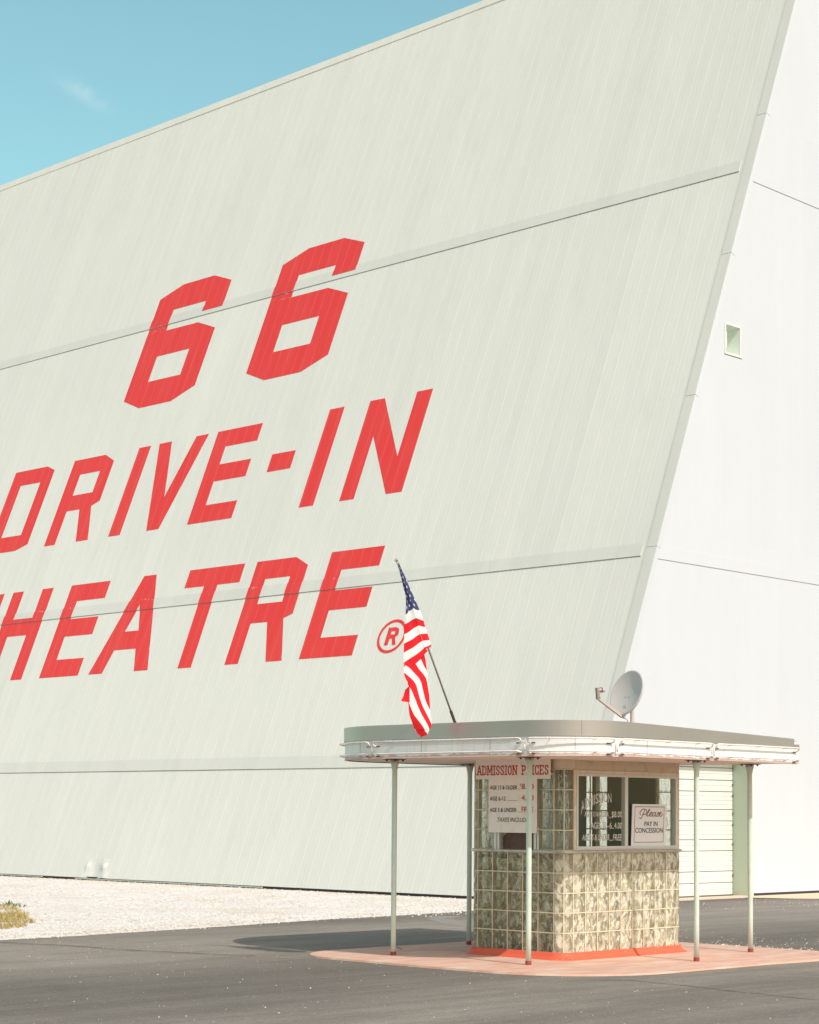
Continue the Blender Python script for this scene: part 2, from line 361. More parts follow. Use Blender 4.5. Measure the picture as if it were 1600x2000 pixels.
def pane_mat(name, bumps, scale, trans, diff, dcol, tcol, zstretch=1.0, refr=0.25, stops=((0.38, 0.55), (0.49, 1.0), (0.58, 1.75))):
    """wavy moulded glass: part see-through, part refracting, part dusty with pale patches painted in as sun glints"""
    b = NB(name); p = b.pos()
    wv = b.noise(b.mapv(p, (1, 1, zstretch), rot=(0.35, 0.2, 0.0)), scale, 3, 0.5, 1.4)
    nm = b.bump(wv, bumps, 0.05)
    g = b.n('ShaderNodeBsdfRefraction'); g.inputs['Color'].default_value = (*tcol, 1); g.inputs['Roughness'].default_value = 0.06; g.inputs['IOR'].default_value = 1.10; b.l(nm, g.inputs['Normal'])
    t = b.n('ShaderNodeBsdfTransparent'); t.inputs[0].default_value = (*tcol, 1)
    gl = b.n('ShaderNodeBsdfGlossy'); gl.inputs['Roughness'].default_value = 0.08; b.l(nm, gl.inputs['Normal'])
    df = b.n('ShaderNodeBsdfDiffuse'); df.inputs[0].default_value = (*dcol, 1); b.l(nm, df.inputs['Normal'])
    tl = b.n('ShaderNodeBsdfTranslucent'); tl.inputs[0].default_value = (*dcol, 1); b.l(nm, tl.inputs['Normal'])
    a = b.n('ShaderNodeMixShader'); a.inputs[0].default_value = 1 - refr; b.l(g.outputs[0], a.inputs[1]); b.l(t.outputs[0], a.inputs[2])
    d = b.n('ShaderNodeMixShader'); d.inputs[0].default_value = 0.2; b.l(df.outputs[0], d.inputs[1]); b.l(tl.outputs[0], d.inputs[2])
    wv2 = b.noise(b.mapv(p, (1, 1, zstretch + .15), rot=(0.6, 0.4, 0.0)), scale * 1.35, 2, 0.5, 0.7)
    dm = b.ramp(wv2, [(a_, min(1.0, diff * k_)) for a_, k_ in stops])  # pale diffuse patches stand in for glints in the glass
    m1 = b.n('ShaderNodeMixShader'); b.l(dm, m1.inputs[0]); b.l(a.outputs[0], m1.inputs[1]); b.l(d.outputs[0], m1.inputs[2])
    m2 = b.n('ShaderNodeMixShader'); b.l(schlick(b, nm), m2.inputs[0]); b.l(m1.outputs[0], m2.inputs[1]); b.l(gl.outputs[0], m2.inputs[2])
    return b.fin(m2.outputs[0])
M_paneback = pane_mat('rear_wavy_block_glass', 0.8, 13, 0.6, 0.72, (0.82, 0.73, 0.52), (0.90, 0.93, 0.88), 0.5, 0.2)
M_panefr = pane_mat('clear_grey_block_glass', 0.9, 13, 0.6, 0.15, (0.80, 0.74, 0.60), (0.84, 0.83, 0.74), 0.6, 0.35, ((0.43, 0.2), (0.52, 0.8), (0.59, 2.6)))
M_pane = pane_mat('wavy_block_glass', 0.9, 12, 0.6, 0.40, (1.0, 0.95, 0.80), (0.96, 0.97, 0.92), 0.5, 0.12, ((0.40, 0.45), (0.50, 0.9), (0.56, 1.75)))
M_paneup = pane_mat('clear_wavy_block_glass', 1.0, 16, 0.6, 0.03, (0.80, 0.78, 0.68), (0.98, 0.99, 0.95), 0.5, 0.55)
def blockside():
    b = NB('block_edge_glass'); p = b.pos()
    c = b.mix(b.noise(p, 9, 5), (0.54, 0.46, 0.32), (0.72, 0.64, 0.46))
    d = b.n('ShaderNodeBsdfTranslucent'); b.l(c, d.inputs[0]); q = b.pr(c, 0.35, 0, None, 0.6)
    m = b.n('ShaderNodeMixShader'); m.inputs[0].default_value = 0.45; b.l(q, m.inputs[1]); b.l(d.outputs[0], m.inputs[2])
    return b.fin(m.outputs[0])
M_bside = blockside()
def mortar():
    b = NB('block_mortar'); p = b.pos()
    c = b.mix(b.noise(p, 6, 6), (0.60, 0.52, 0.36), (0.80, 0.72, 0.54)); c = b.mix(b.ramp(b.noise(p, 30, 6, 0.7), [(0.5, 0), (0.7, 0.5)]), c, (0.80, 0.76, 0.62))
    return b.fin(b.pr(c, 0.8, 0, b.bump(b.noise(p, 40, 4), 0.4, 0.004), 0.3))
M_mortar = mortar()
def window_glass():
    b = NB('window_glass')
    t = b.n('ShaderNodeBsdfTransparent'); t.inputs[0].default_value = (0.93, 0.96, 0.94, 1)
    g = b.n('ShaderNodeBsdfGlossy'); g.inputs['Roughness'].default_value = 0.02
    m = b.n('ShaderNodeMixShader'); b.l(schlick(b), m.inputs[0]); b.l(t.outputs[0], m.inputs[1]); b.l(g.outputs[0], m.inputs[2])
    d = b.n('ShaderNodeBsdfDiffuse'); d.inputs[0].default_value = (0.6, 0.6, 0.55, 1)
    m2 = b.n('ShaderNodeMixShader'); m2.inputs[0].default_value = 0.012; b.l(m.outputs[0], m2.inputs[1]); b.l(d.outputs[0], m2.inputs[2])
    return b.fin(m2.outputs[0])
M_glass = window_glass()
M_signw = worn('white_sign_board', (0.86, 0.80, 0.77), 0.5, var=0.04, scale=4, dirt=(0.5, 0.42, 0.36), dirt_amt=0.2)
M_paper = worn('white_sign_paper', (0.82, 0.80, 0.82), 0.5, var=0.02)
M_inkred = worn('red_ink', (0.50, 0.035, 0.025), 0.5, var=0.05)
M_inkblk = worn('black_ink', (0.03, 0.025, 0.03), 0.5, var=0.05)
M_inkmar = worn('maroon_ink', (0.20, 0.02, 0.035), 0.5, var=0.05)
M_inkwht = worn('white_window_paint', (0.62, 0.59, 0.53), 0.5, var=0.05)
M_inkshadow = worn('grey_window_paint', (0.26, 0.22, 0.19), 0.5, var=0.05)
M_dish = worn('dish_grey', (0.53, 0.48, 0.455), 0.5, var=0.04, scale=6)
M_dishsteel = worn('dish_galvanised', (0.55, 0.46, 0.41), 0.45, 0.2, var=0.08)
M_dishdark = worn('dish_dark', (0.13, 0.10, 0.09), 0.5)
M_pole = worn('flagpole_metal', (0.36, 0.31, 0.28), 0.4, 0.5, var=0.1)
def flag_mat():
    b = NB('flag_cloth'); uv = b.uv(); sx = b.n('ShaderNodeSeparateXYZ'); b.l(uv, sx.inputs[0]); U, V = sx.outputs[0], sx.outputs[1]
    idx = b.math('FLOOR', b.math('MULTIPLY', V, 13)); odd = b.math('MODULO', idx, 2.0)
    c = b.mix(b.math('GREATER_THAN', odd, 0.5), (0.78, 0.022, 0.03), (0.86, 0.84, 0.83))
    can = b.math('MULTIPLY', b.math('GREATER_THAN', V, 0.4615), b.math('LESS_THAN', U, 0.4))
    def lat(ou, ov):
        a = b.math('SUBTRACT', b.math('FRACT', b.math('ADD', b.math('MULTIPLY', U, 15.0), ou)), 0.5)
        d = b.math('SUBTRACT', b.math('FRACT', b.math('ADD', b.math('MULTIPLY', b.math('SUBTRACT', V, 0.4615), 9.3), ov)), 0.5)
        rad = b.math('SQRT', b.math('ADD', b.math('MULTIPLY', a, a), b.math('MULTIPLY', d, d)))
        ang = b.math('ARCTAN2', a, d)
        lim = b.math('MULTIPLY_ADD', b.math('COSINE', b.math('MULTIPLY', ang, 5.0)), 0.055, 0.115)
        return b.math('LESS_THAN', rad, lim)
    star = b.math('MAXIMUM', lat(0.5, 0.5), lat(0.0, 0.0))
    blue = b.mix(star, (0.07, 0.075, 0.19), (0.84, 0.82, 0.83))
    c = b.mix(can, c, blue)
    wv = b.noise(uv, 260, 2)
    d = b.pr(c, 0.8, 0, b.bump(wv, 0.15, 0.001), 0.2); t = b.n('ShaderNodeBsdfTranslucent'); b.l(c, t.inputs[0])
    m = b.n('ShaderNodeMixShader'); m.inputs[0].default_value = 0.25; b.l(d, m.inputs[1]); b.l(t.outputs[0], m.inputs[2])
    return b.fin(m.outputs[0])
M_flag = flag_mat()
def grass_mat():
    b = NB('dry_grass'); p = b.pos(); n = b.noise(p, 3.0, 5)
    oi = b.noise(p, 40, 2)
    c = b.mix(n, (0.48, 0.34, 0.11), (0.26, 0.23, 0.05)); c = b.mix(oi, c, (0.60, 0.47, 0.22))
    d = b.pr(c, 0.7); t = b.n('ShaderNodeBsdfTranslucent'); b.l(c, t.inputs[0])
    m = b.n('ShaderNodeMixShader'); m.inputs[0].default_value = 0.3; b.l(d, m.inputs[1]); b.l(t.outputs[0], m.inputs[2])
    return b.fin(m.outputs[0])
M_grass = grass_mat()

# ================================================================== GROUND
def poly_sheet(name, pts, z, mat, label_kind='structure', sub=None, mbfn=None):
    bm = bmesh.new(); vs = [bm.verts.new((x, y, z)) for x, y in pts]; f = bm.faces.new(vs)
    bmesh.ops.triangulate(bm, faces=[f]); bmesh.ops.recalc_face_normals(bm, faces=bm.faces)
    for f in bm.faces:
        if f.normal.z < 0: f.normal_flip()
    me = bpy.data.meshes.new(name); bm.to_mesh(me); bm.free(); me.materials.append(mat)
    o = bpy.data.objects.new(name, me); COL.objects.link(o)
    if label_kind: o['kind'] = label_kind
    return o
g = MB(); g.quad((-900, -900, -0.02), (900, -900, -0.02), (900, 900, -0.02), (-900, 900, -0.02)); tag(g.build('ground', M_ground), kind='structure')
def rough_line(pts, step=0.25, amp=0.03, seed=0):
    out = []
    for (x0, y0), (x1, y1) in zip(pts[:-1], pts[1:]):
        n = max(1, int(math.hypot(x1 - x0, y1 - y0) / step))
        for i in range(n):
            t = i / n; x = x0 + (x1 - x0) * t; y = y0 + (y1 - y0) * t
            q = Vector((x * 2.1, y * 2.1, seed)); a = amp
            out.append((x + a * noise.noise(q) + a * 0.6 * noise.noise(q * 4), y + a * noise.noise(q + Vector((9, 3, 1)))))
    out.append(pts[-1]); return out
EDGE = [(-20.45, 24.86), (-20.32, 23.6), (-20.08, 22.0), (-19.87, 20.0), (-19.73, 18.35), (-19.54, 17.2), (-19.34, 16.19), (-19.12, 14.4), (-18.99, 12.84), (-18.86, 10.0), (-18.9, 6.0), (-20.0, 0.0), (-24.0, -8.0)]
edge = rough_line(EDGE, 0.12, 0.045, 1)
road = [(-24.0, -40.0), (60, -40), (60, 60), (-18.0, 60), (-18.4, 40), (-18.3, 33), (-18.75, 30.3), (-19.3, 29.75), (-20.25, 29.3), (-20.45, 28.4), (-20.45, 24.86)] + edge[1:]
poly_sheet('road', road, 0.0, M_asph)
# gravel: gently uneven sheet, trimmed to the road edge
bm = bmesh.new()
gx0, gx1, gy0, gy1 = -75.0, -18.5, -10.0, 24.93
nx, ny = 190, 118
grid = {}
def edge_x(y):
    best = edge[0][0]
    for (x0, y0), (x1, y1) in zip(edge[:-1], edge[1:]):
        if min(y0, y1) <= y <= max(y0, y1) and abs(y1 - y0) > 1e-6: return x0 + (x1 - x0) * (y - y0) / (y1 - y0)
    return edge[-1][0] if y < edge[-1][1] else edge[0][0]
for j in range(ny + 1):
    y = gy0 + (gy1 - gy0) * j / ny; ex = edge_x(min(max(y, -7.9), 24.8)) + 0.10
    for i in range(nx + 1):
        t = i / nx; x = gx0 + (ex - gx0) * (1 - (1 - t) ** 1.7)
        q = Vector((x * 0.5, y * 0.5, 0)); z = 0.012 + 0.035 * (noise.noise(q) * 0.5 + 0.5) + 0.02 * noise.noise(q * 5)
        d = (ex - x); z *= min(1, d / 0.5 + 0.0); z = max(z, 0.003) if i < nx else -0.006
        if y > 24.0: z = z * (1 - 0.75 * min(1, (y - 24.0) / 0.7))
        grid[i, j] = bm.verts.new((x, y, z))
for j in range(ny):
    for i in range(nx): bm.faces.new((grid[i, j], grid[i + 1, j], grid[i + 1, j + 1], grid[i, j + 1]))
me = bpy.data.meshes.new('gravel'); bm.to_mesh(me); bm.free(); me.materials.append(M_grav)
me.polygons.foreach_set('use_smooth', [True] * len(me.polygons))
tag(bpy.data.objects.new('gravel', me), kind='structure'); COL.objects.link(bpy.data.objects['gravel'])
sand = rough_line([(-20.56, 29.3), (-20.25, 29.42), (-19.3, 29.85), (-18.75, 30.4), (-18.3, 33), (-18.4, 44)], 0.15, 0.03, 5)
poly_sheet('sand_path', sand + [(-20.56, 44), (-20.56, 29.3)], 0.004, M_sand)

# stones: loose white gravel lying on the gravel, along its edge and strewn on the road
def stones(name, spots, mat, label, cat='gravel'):
    mb = MB()
    for x, y, z, s in spots:
        M = Matrix.Translation((x, y, z)) @ Matrix.Rotation(random.random() * 6.28, 4, 'Z') @ Matrix.Rotation(random.random(), 4, 'X')
        a, b_, c_ = s * random.uniform(.7, 1.2), s * random.uniform(.5, 1), s * random.uniform(.4, .7)
        vs = [M @ Vector(p) for p in ((a, 0, 0), (0, b_, 0), (-a, 0, 0), (0, -b_, 0), (0.15 * a, 0.1 * b_, c_), (0, 0, -c_))]
        mb.add(vs, [(0, 1, 4), (1, 2, 4), (2, 3, 4), (3, 0, 4), (1, 0, 5), (2, 1, 5), (3, 2, 5), (0, 3, 5)])
    o = mb.build(name, mat); tag(o, label, cat, kind='stuff'); return o
sp = []
for _ in range(9000):
    y = random.uniform(10.5, 24.6); x = edge_x(y) - abs(random.gauss(0, 1)) ** 1.3 * 6.5 - 0.02
    if x < -48: continue
    sp.append((x, y, 0.028, random.uniform(0.008, 0.024)))
for _ in range(500):
    y = random.uniform(10.5, 24.6); sp.append((edge_x(y) + abs(random.gauss(0, 0.14)) - 0.03, y, 0.006, random.uniform(0.008, 0.02)))
for _ in range(260):
    y = random.uniform(20, 25); sp.append((edge_x(y) + abs(random.gauss(0, 0.45)), y, 0.006, random.uniform(0.010, 0.024)))
stones('gravel_stones', sp, M_stone, 'loose white gravel stones on the gravel verge below the big painted wall')
sp = []
for _ in range(1100):
    x = random.uniform(-18.5, -8); y = random.uniform(6.5, 14.0); sp.append((x, y, 0.003, 0.0022 + 0.0075 * random.random() ** 4))
for _ in range(170):
    x = random.gauss(-12.6, 1.0); y = 19.5 + random.gauss(0, 0.9); sp.append((x, y, 0.005, random.uniform(0.004, 0.010)))
for _ in range(90):
    t = random.random(); x = -13.2 + 2.3 * t; y = 18.42 + random.gauss(0, 0.10); sp.append((x, y, 0.022, random.uniform(0.006, 0.018)))
for _ in range(70):
    x = random.uniform(-20, -17); y = random.uniform(25, 29.5); sp.append((x, y, 0.005, random.uniform(0.008, 0.018)))
stones('scattered_pebbles', sp, M_stone, 'pale pebbles strewn over the dark asphalt around the ticket booth island', 'pebbles')
sp = []
for _ in range(700):
    x = random.uniform(-45, -20.6); y = 24.80 - abs(random.gauss(0, 0.16)); sp.append((x, y, 0.014, random.uniform(0.010, 0.024)))
stones('wall_foot_rubble', sp, worn('tan_rubble', (0.62, 0.50, 0.38), 0.9, var=0.3, scale=8), 'tan rubble line along the foot of the big painted wall', 'rubble')

# island (pavement slab the booth stands on)
def arc(cx, cy, r, a0, a1, n=10): return [(cx + r * math.cos(R(a0 + (a1 - a0) * i / n)), cy + r * math.sin(R(a0 + (a1 - a0) * i / n))) for i in range(n + 1)]
isl = arc(-14.35, 14.45, 0.78, 180, 262, 10) + [(-12.75, 13.62)] + arc(-12.30, 14.90, 1.27, 278, 358, 16) + [(-11.0, 16.6), (-10.93, 17.4)] + arc(-11.5, 17.85, 0.58, 0, 90, 8) + [(-13.4, 18.43)] + arc(-14.5, 17.8, 0.62, 92, 180, 8)
isl = rough_line(isl + [isl[0]], 0.12, 0.012, 3)[:-1]
mb = MB(); n = len(isl); top = [(x, y, 0.018) for x, y in isl]; bot = [(x + (x + 13.1) * 0.003, y + (y - 16) * 0.003, -0.004) for x, y in isl]
mb.add(top + bot, [tuple(range(n))] + [(i, (i + 1) % n, n + (i + 1) % n, n + i) for i in range(n)])
o = mb.build('pavement', M_isl); tag(o, kind='structure')
# fine crack lines in slab and asphalt
def crack(name, pts, w, z, mat):
    pts = rough_line(pts, 0.07, 0.03, random.random() * 50); mb = MB()
    for i, ((x0, y0), (x1, y1)) in enumerate(zip(pts[:-1], pts[1:])):
        d = Vector((x1 - x0, y1 - y0, 0)); 
        if d.length < 1e-5: continue
        nrm = Vector((-d.y, d.x, 0)).normalized(); ww = w * (0.35 + 0.9 * abs(noise.noise(Vector((x0 * 3, y0 * 3, 2))))); 
        a = Vector((x0, y0, z)); b_ = Vector((x1, y1, z)); mb.quad(a - nrm * ww, b_ - nrm * ww, b_ + nrm * ww, a + nrm * ww)
    o = mb.build(name, mat); tag(o, kind='structure'); return o
M_crack = worn('crack_tar', (0.05, 0.045, 0.04), 0.9)
M_crackl = worn('crack_dust', (0.40, 0.36, 0.31), 0.9)
crack('road_crack', [(-19.0, 12.2), (-18.55, 12.54), (-17.67, 12.82), (-16.53, 12.95), (-15.63, 13.226), (-15.2, 13.4)], 0.028, 0.003, M_crack)
crack('road_crack', [(-18.95, 12.14), (-18.5, 12.48), (-17.62, 12.76), (-16.5, 12.89), (-15.6, 13.17), (-14.6, 13.5)], 0.022, 0.0035, M_crackl)
crack('road_crack', [(-11.171, 14.419 - .85), (-10.80, 14.02), (-10.135, 13.95), (-9.563, 13.80), (-8.715, 13.70), (-7.5, 13.6)], 0.013, 0.003, M_crack)
crack('road_crack', [(-11.0, 14.9), (-10.2, 15.5), (-9.6, 15.8), (-8.6, 16.3)], 0.010, 0.003, M_crackl)
crack('pavement_crack', [(-15.0, 15.3), (-14.6, 15.0), (-14.1, 15.35), (-13.9, 15.3)], 0.007, 0.0215, M_crack)
crack('pavement_crack', [(-12.3, 17.9), (-11.9, 18.2), (-11.3, 17.9)], 0.006, 0.0215, M_crack)
# pale curved scuff on the asphalt behind the booth
pts = [(-19.2, 20.7), (-18.9, 20.1), (-18.3, 19.65), (-17.7, 19.2), (-17.2, 18.95), (-16.7, 18.85), (-16.0, 18.95)]
mb = MB(); 
for (x0, y0), (x1, y1), w in zip(pts[:-1], pts[1:], (0.20, 0.19, 0.17, 0.13, 0.09, 0.05)):
    d = Vector((x1 - x0, y1 - y0, 0)).normalized(); nn = Vector((-d.y, d.x, 0)); w2 = w * 0.86
    mb.quad(Vector((x0, y0, .0015)) - nn * w, Vector((x1, y1, .0015)) - nn * w2, Vector((x1, y1, .0015)) + nn * w2, Vector((x0, y0, .0015)) + nn * w)
b = NB('pale_scuff'); p = b.pos(); c = b.mix(b.noise(p, 12, 6, 0.7), (0.205, 0.185, 0.16), (0.26, 0.235, 0.205))
tag(mb.build('road_marking', b.fin(b.pr(c, 0.85))), kind='structure')

# grass patch at the left edge of the gravel
gp = [(-26.4, 16.9), (-25.6, 17.1), (-25.0, 17.08), (-24.17, 16.64), (-22.58, 15.7), (-21.05, 14.66), (-20.25, 14.0), (-20.1, 13.65), (-20.1, 13.45), (-20.4, 13.0), (-21.2, 12.9), (-24, 14.5), (-26.4, 16.2)]
def inpoly(x, y, P):
    c_ = False; j = len(P) - 1
    for i in range(len(P)):
        if (P[i][1] > y) != (P[j][1] > y) and x < (P[j][0] - P[i][0]) * (y - P[i][1]) / (P[j][1] - P[i][1]) + P[i][0]: c_ = not c_
        j = i
    return c_
mb = MB(); cnt = 0
while cnt < 7000:
    x = random.uniform(-26.5, -20.0); y = random.uniform(12.8, 17.2)
    q = noise.noise(Vector((x * 1.6, y * 1.6, 4)))
    if not inpoly(x + 0.25 * noise.noise(Vector((x * 3, y * 3, 0))), y, gp) or q < -0.02 - 0.25 * noise.noise(Vector((x * 5, y * 5, 2))): continue
    
    h = random.uniform(0.02, 0.055) * (1.1 + q); a = random.random() * 6.28; w = 0.006; l = random.uniform(0.3, 0.9) * h
    dx, dy = math.cos(a), math.sin(a)
    mb.add([(x - dy * w, y + dx * w, 0.02), (x + dy * w, y - dx * w, 0.02), (x + dx * l * .5 - dy * w * .7, y + dy * l * .5 + dx * w * .7, 0.02 + h * .7), (x + dx * l, y + dy * l, 0.02 + h)], [(0, 1, 2), (1, 3, 2)]); cnt += 1
tag(mb.build('grass', M_grass), 'dry yellow green grass patch in the white gravel', 'grass', kind='stuff')
mb = MB()
for _ in range(90):
    cx_ = -20.2 - abs(random.gauss(0, 1)) * 7; cy_ = random.uniform(12.5, 24.4)
    if cx_ > edge_x(cy_) - 0.3: continue
    for i in range(random.randint(5, 16)):
        x = cx_ + random.gauss(0, .10); y = cy_ + random.gauss(0, .06); h = random.uniform(.010, .032); a = random.random() * 6.28; w = .004
        mb.add([(x - w, y, .02), (x + w, y, .02), (x + math.cos(a) * h, y + math.sin(a) * h, .02 + h)], [(0, 1, 2)])
tag(mb.build('dry_tufts', M_grass), 'sparse dry grass tufts dotted through the white gravel', 'grass', kind='stuff')
# two little weeds at its top edge
for k, (wx, wy) in enumerate(((-24.95, 17.02), (-24.45, 16.82))):
    mb = MB()
    for i in range(14):
        a = random.random() * 6.28; h = random.uniform(.04, .11); l = random.uniform(.03, .09); w = .016; dx, dy = math.cos(a), math.sin(a)
        wx_, wy_ = wx, wy; wx = wx_ + random.gauss(0, .05); wy = wy_ + random.gauss(0, .05)
        mb.add([(wx - dy * w * .3, wy + dx * w * .3, .02), (wx + dx * l * .6 - dy * w, wy + dy * l * .6 + dx * w, .02 + h * .7), (wx + dx * l, wy + dy * l, .02 + h), (wx + dx * l * .6 + dy * w, wy + dy * l * .6 - dx * w, .02 + h * .7)], [(0, 1, 2, 3)]); wx, wy = wx_, wy_
    o = mb.build('weed', worn('weed_green', (0.16, 0.20, 0.09), 0.7))
    tag(o, ('small dark green weed at the back of the grass patch, left of the other weed', 'small green weed at the back of the grass patch, right of the other weed')[k], 'weed')

# ================================================================== SCREEN TOWER
LEAN = R(21.667); SB = Vector((0, 24.85, 0)); UP = Vector((0, math.sin(LEAN), math.cos(LEAN))); NF = Vector((0, -math.cos(LEAN), math.sin(LEAN)))
def FP(x, s, h=0.0): return SB + Vector((x, 0, 0)) + UP * s + NF * h
XL, XR, STOP = -60.96, -20.465, 21.96
tower = empty('screen_tower', (-40, 30, 0))
tag(tower, 'huge white ribbed metal drive-in screen tower with leaning face and red painted lettering', 'screen tower')
PITCH = 0.3048
# rib profile (x offset within pitch, height)
PROF = [(0.0, 0.0), (0.005, 0.0025), (0.015, 0.0025), (0.021, 0.0), (0.096, 0.0), (0.102, 0.0015), (0.110, 0.0015), (0.116, 0.0), (0.196, 0.0), (0.202, 0.0013), (0.210, 0.0013), (0.216, 0.0)]
X0 = -60.96
def prof_h(x):
    t = (x - X0) % PITCH
    for (a, ha), (b_, hb) in zip(PROF, PROF[1:] + [(PITCH, 0.0)]):
        if a <= t <= b_: return ha + (hb - ha) * (t - a) / max(b_ - a, 1e-9)
    return 0.0
def breaks(x0, x1):
    k = math.floor((x0 - X0) / PITCH); out = [x0]
    while X0 + k * PITCH < x1:
        for a, h in PROF:
            x = X0 + k * PITCH + a
            if x0 + 1e-5 < x < x1 - 1e-5: out.append(x)
        k += 1
    return out + [x1]
SEAMS = [2.50, 6.49, 14.70]
courses = [0.064, 2.50, 6.49, 14.70, STOP - 0.10]
mb = MB(); xs = breaks(XL, XR)
def dent(x, s):
    # crumpled sheet near the foot of the wall
    d = 0.0
    for cx, cs, rx, rs, a in ((-33.45, 0.20, 0.30, 0.30, -0.045), (-33.15, 0.33, 0.12, 0.10, 0.05), (-33.7, 0.32, 0.10, 0.12, 0.035), (-33.05, 0.10, 0.14, 0.15, 0.03)):
        r2 = ((x - cx) / rx) ** 2 + ((s - cs) / rs) ** 2
        d += a * math.exp(-r2 * 1.6)
    return d
for ci, (s0, s1) in enumerate(zip(courses[:-1], courses[1:])):
    lift = 0.0 if ci == 0 else 0.0
    if ci == 0: ss = [0.064, 0.10, 0.15, 0.2, 0.25, 0.3, 0.35, 0.42, 0.5, 0.7, s1]
    else: ss = [s0, s1]
    P = [[FP(x, s, prof_h(x) + (dent(x, s) if s < 0.8 and -34.6 < x < -32.4 else 0)) for x in xs] for s in ss]
    U = [[(x, s) for x in xs] for s in ss]
    mb.grid(P, 0, U)
# lapped flashings over each seam
FL0, FL1, FLH = 0.0, 0.27, 0.014
front = mb
def strip(mb, x0, x1, s0, s1, h0, h1, nseg=1):
    """flashing strip: bottom lip at h0, top at h1"""
    for i in range(nseg):
        a = x0 + (x1 - x0) * i / nseg; c = x0 + (x1 - x0) * (i + 1) / nseg
        vs = [FP(a, s0, 0), FP(c, s0, 0), FP(a, s0, h0), FP(c, s0, h0), FP(a, s1, h1), FP(c, s1, h1), FP(a, s1, 0), FP(c, s1, 0)]
        uv = [(a, s0), (c, s0), (a, s0), (c, s0), (a, s1), (c, s1), (a, s1), (c, s1)]
        mb.add(vs, [(0, 1, 3, 2), (2, 3, 5, 4), (4, 5, 7, 6), (0, 2, 4, 6), (1, 7, 5, 3)], 0, uv)
wall = front.build('front_wall', M_clad, tower)
for s in SEAMS:
    mb = MB(); x = XL
    while x < XR - 0.3:
        L_ = min(3.05, XR - 0.3 - x); w = 0.002 * random.random()
        strip(mb, x, x + L_ - 0.006, s + 0.012, s + FL1, FLH + w, 0.0095 + w); x += L_
    mb.build('seam_flashing', M_trim, tower)
    mb = MB(); strip(mb, XL, XR - 0.3, s + 0.003, s + 0.012, 0.0085, 0.0085); o = mb.build('seam_shade_strip', M_seam, tower)  # grey strip painted as the shadow line below the flashing
# corner trim in lapped lengths
mb = MB(); js = [0.04, 3.55, 6.66, 9.745, 12.80, 15.97, 19.0, STOP - 0.08]
for a, c in zip(js[:-1], js[1:]):
    x0, x1 = XR - 0.20, XR + 0.012
    vs = [FP(x0, a + .012, 0.0), FP(x0, a + .006, .016), FP(x1, a + .006, .016), FP(x1, a + .012, -.10), FP(x0, c, 0.0), FP(x0, c, .013), FP(x1, c, .013), FP(x1, c, -.10)]
    uv = [(x0, a), (x0, a), (x1, a), (x1, a), (x0, c), (x0, c), (x1, c), (x1, c)]
    mb.add(vs, [(0, 1, 5, 4), (1, 2, 6, 5), (0, 3, 2, 1), (4, 5, 6, 7)], 0, uv); mb.add(vs, [(2, 3, 7, 6)], 1, uv)
mb.build('corner_trim', [M_trim, M_side], tower)
mb = MB(); strip(mb, XR - 0.225, XR - 0.198, 0.06, STOP - 0.1, 0.011, 0.011)
mb.build('trim_lip', M_trim, tower)
# cap flashing
mb = MB(); x = XL
while x < XR + 0.03:
    L_ = min(3.9, XR + 0.04 - x); w = random.uniform(0, .006)
    a, c = x, x + L_ - 0.01; s0 = STOP - 0.22
    vs = [FP(a, s0, 0), FP(c, s0, 0), FP(a, s0, .014 + w), FP(c, s0, .014 + w), FP(a, STOP, .018 + w), FP(c, STOP, .018 + w), FP(a, STOP, -.3), FP(c, STOP, -.3)]
    uv = [(a, s0), (c, s0), (a, s0), (c, s0), (a, STOP), (c, STOP), (a, STOP + .3), (c, STOP + .3)]
    mb.add(vs, [(0, 1, 3, 2), (2, 3, 5, 4), (4, 5, 7, 6), (0, 2, 4, 6), (1, 7, 5, 3)], 0, uv); x += L_
mb.build('cap_flashing', M_cap, tower)
# base: dark strip painted as the shade in the gap, concrete footing, bent base flashing
mb = MB(); mb.box((XL, 24.92, -0.02), (XR - 0.02, 25.2, 0.075)); mb.build('foundation', M_found, tower)
mb = MB(); mb.box((XL, 24.895, -0.01), (XR - 0.03, 24.91, 0.080)); mb.build('base_shade_strip', M_dark, tower)
mb = MB(); mb.box((-34.0, 24.84, 0.026), (-28.0, 24.87, 0.048)); mb.box((-60, 24.84, 0.028), (-35.2, 24.87, 0.048)); mb.build('base_flashing', M_sill, tower)
# side wall, sloped front edge, with garage opening and hatch opening
ZT = STOP * math.cos(LEAN); YT = SB.y + STOP * math.sin(LEAN)
sxp = XR
def side_panel(mb, y0, y1, z0, z1):
    k = math.floor((y0 - 24.0) / PITCH); ys = [y0]
    while 24.0 + k * PITCH < y1:
        for a, h in PROF:
            y = 24.0 + k * PITCH + a
            if y0 + 1e-5 < y < y1 - 1e-5: ys.append(y)
        k += 1
    ys.append(y1)
    def ph(y):
        t = (y - 24.0) % PITCH
        for (a, ha), (b_, hb) in zip(PROF, PROF[1:] + [(PITCH, 0.0)]):
            if a <= t <= b_: return 0.35 * (ha + (hb - ha) * (t - a) / max(b_ - a, 1e-9))
        return 0
    mb.grid([[Vector((sxp + ph(y), y, z)) for y in ys] for z in (z0, z1)], 0, [[(y, z) for y in ys] for z in (z0, z1)])
GY0, GY1, GZ = 27.25, 30.17, 2.72
HY0, HY1, HZ0, HZ1 = 29.405, 29.85, 10.01, 10.53
YB = 37.5
mb = MB()
side_panel(mb, 24.8, GY0, 0.05, ZT); side_panel(mb, GY1, YB, 0.05, ZT); side_panel(mb, GY0, HY0, GZ, ZT); side_panel(mb, HY1, GY1, GZ, ZT); side_panel(mb, HY0, HY1, GZ, HZ0); side_panel(mb, HY0, HY1, HZ1, ZT)
sw = mb.build('side_wall', M_side, tower)
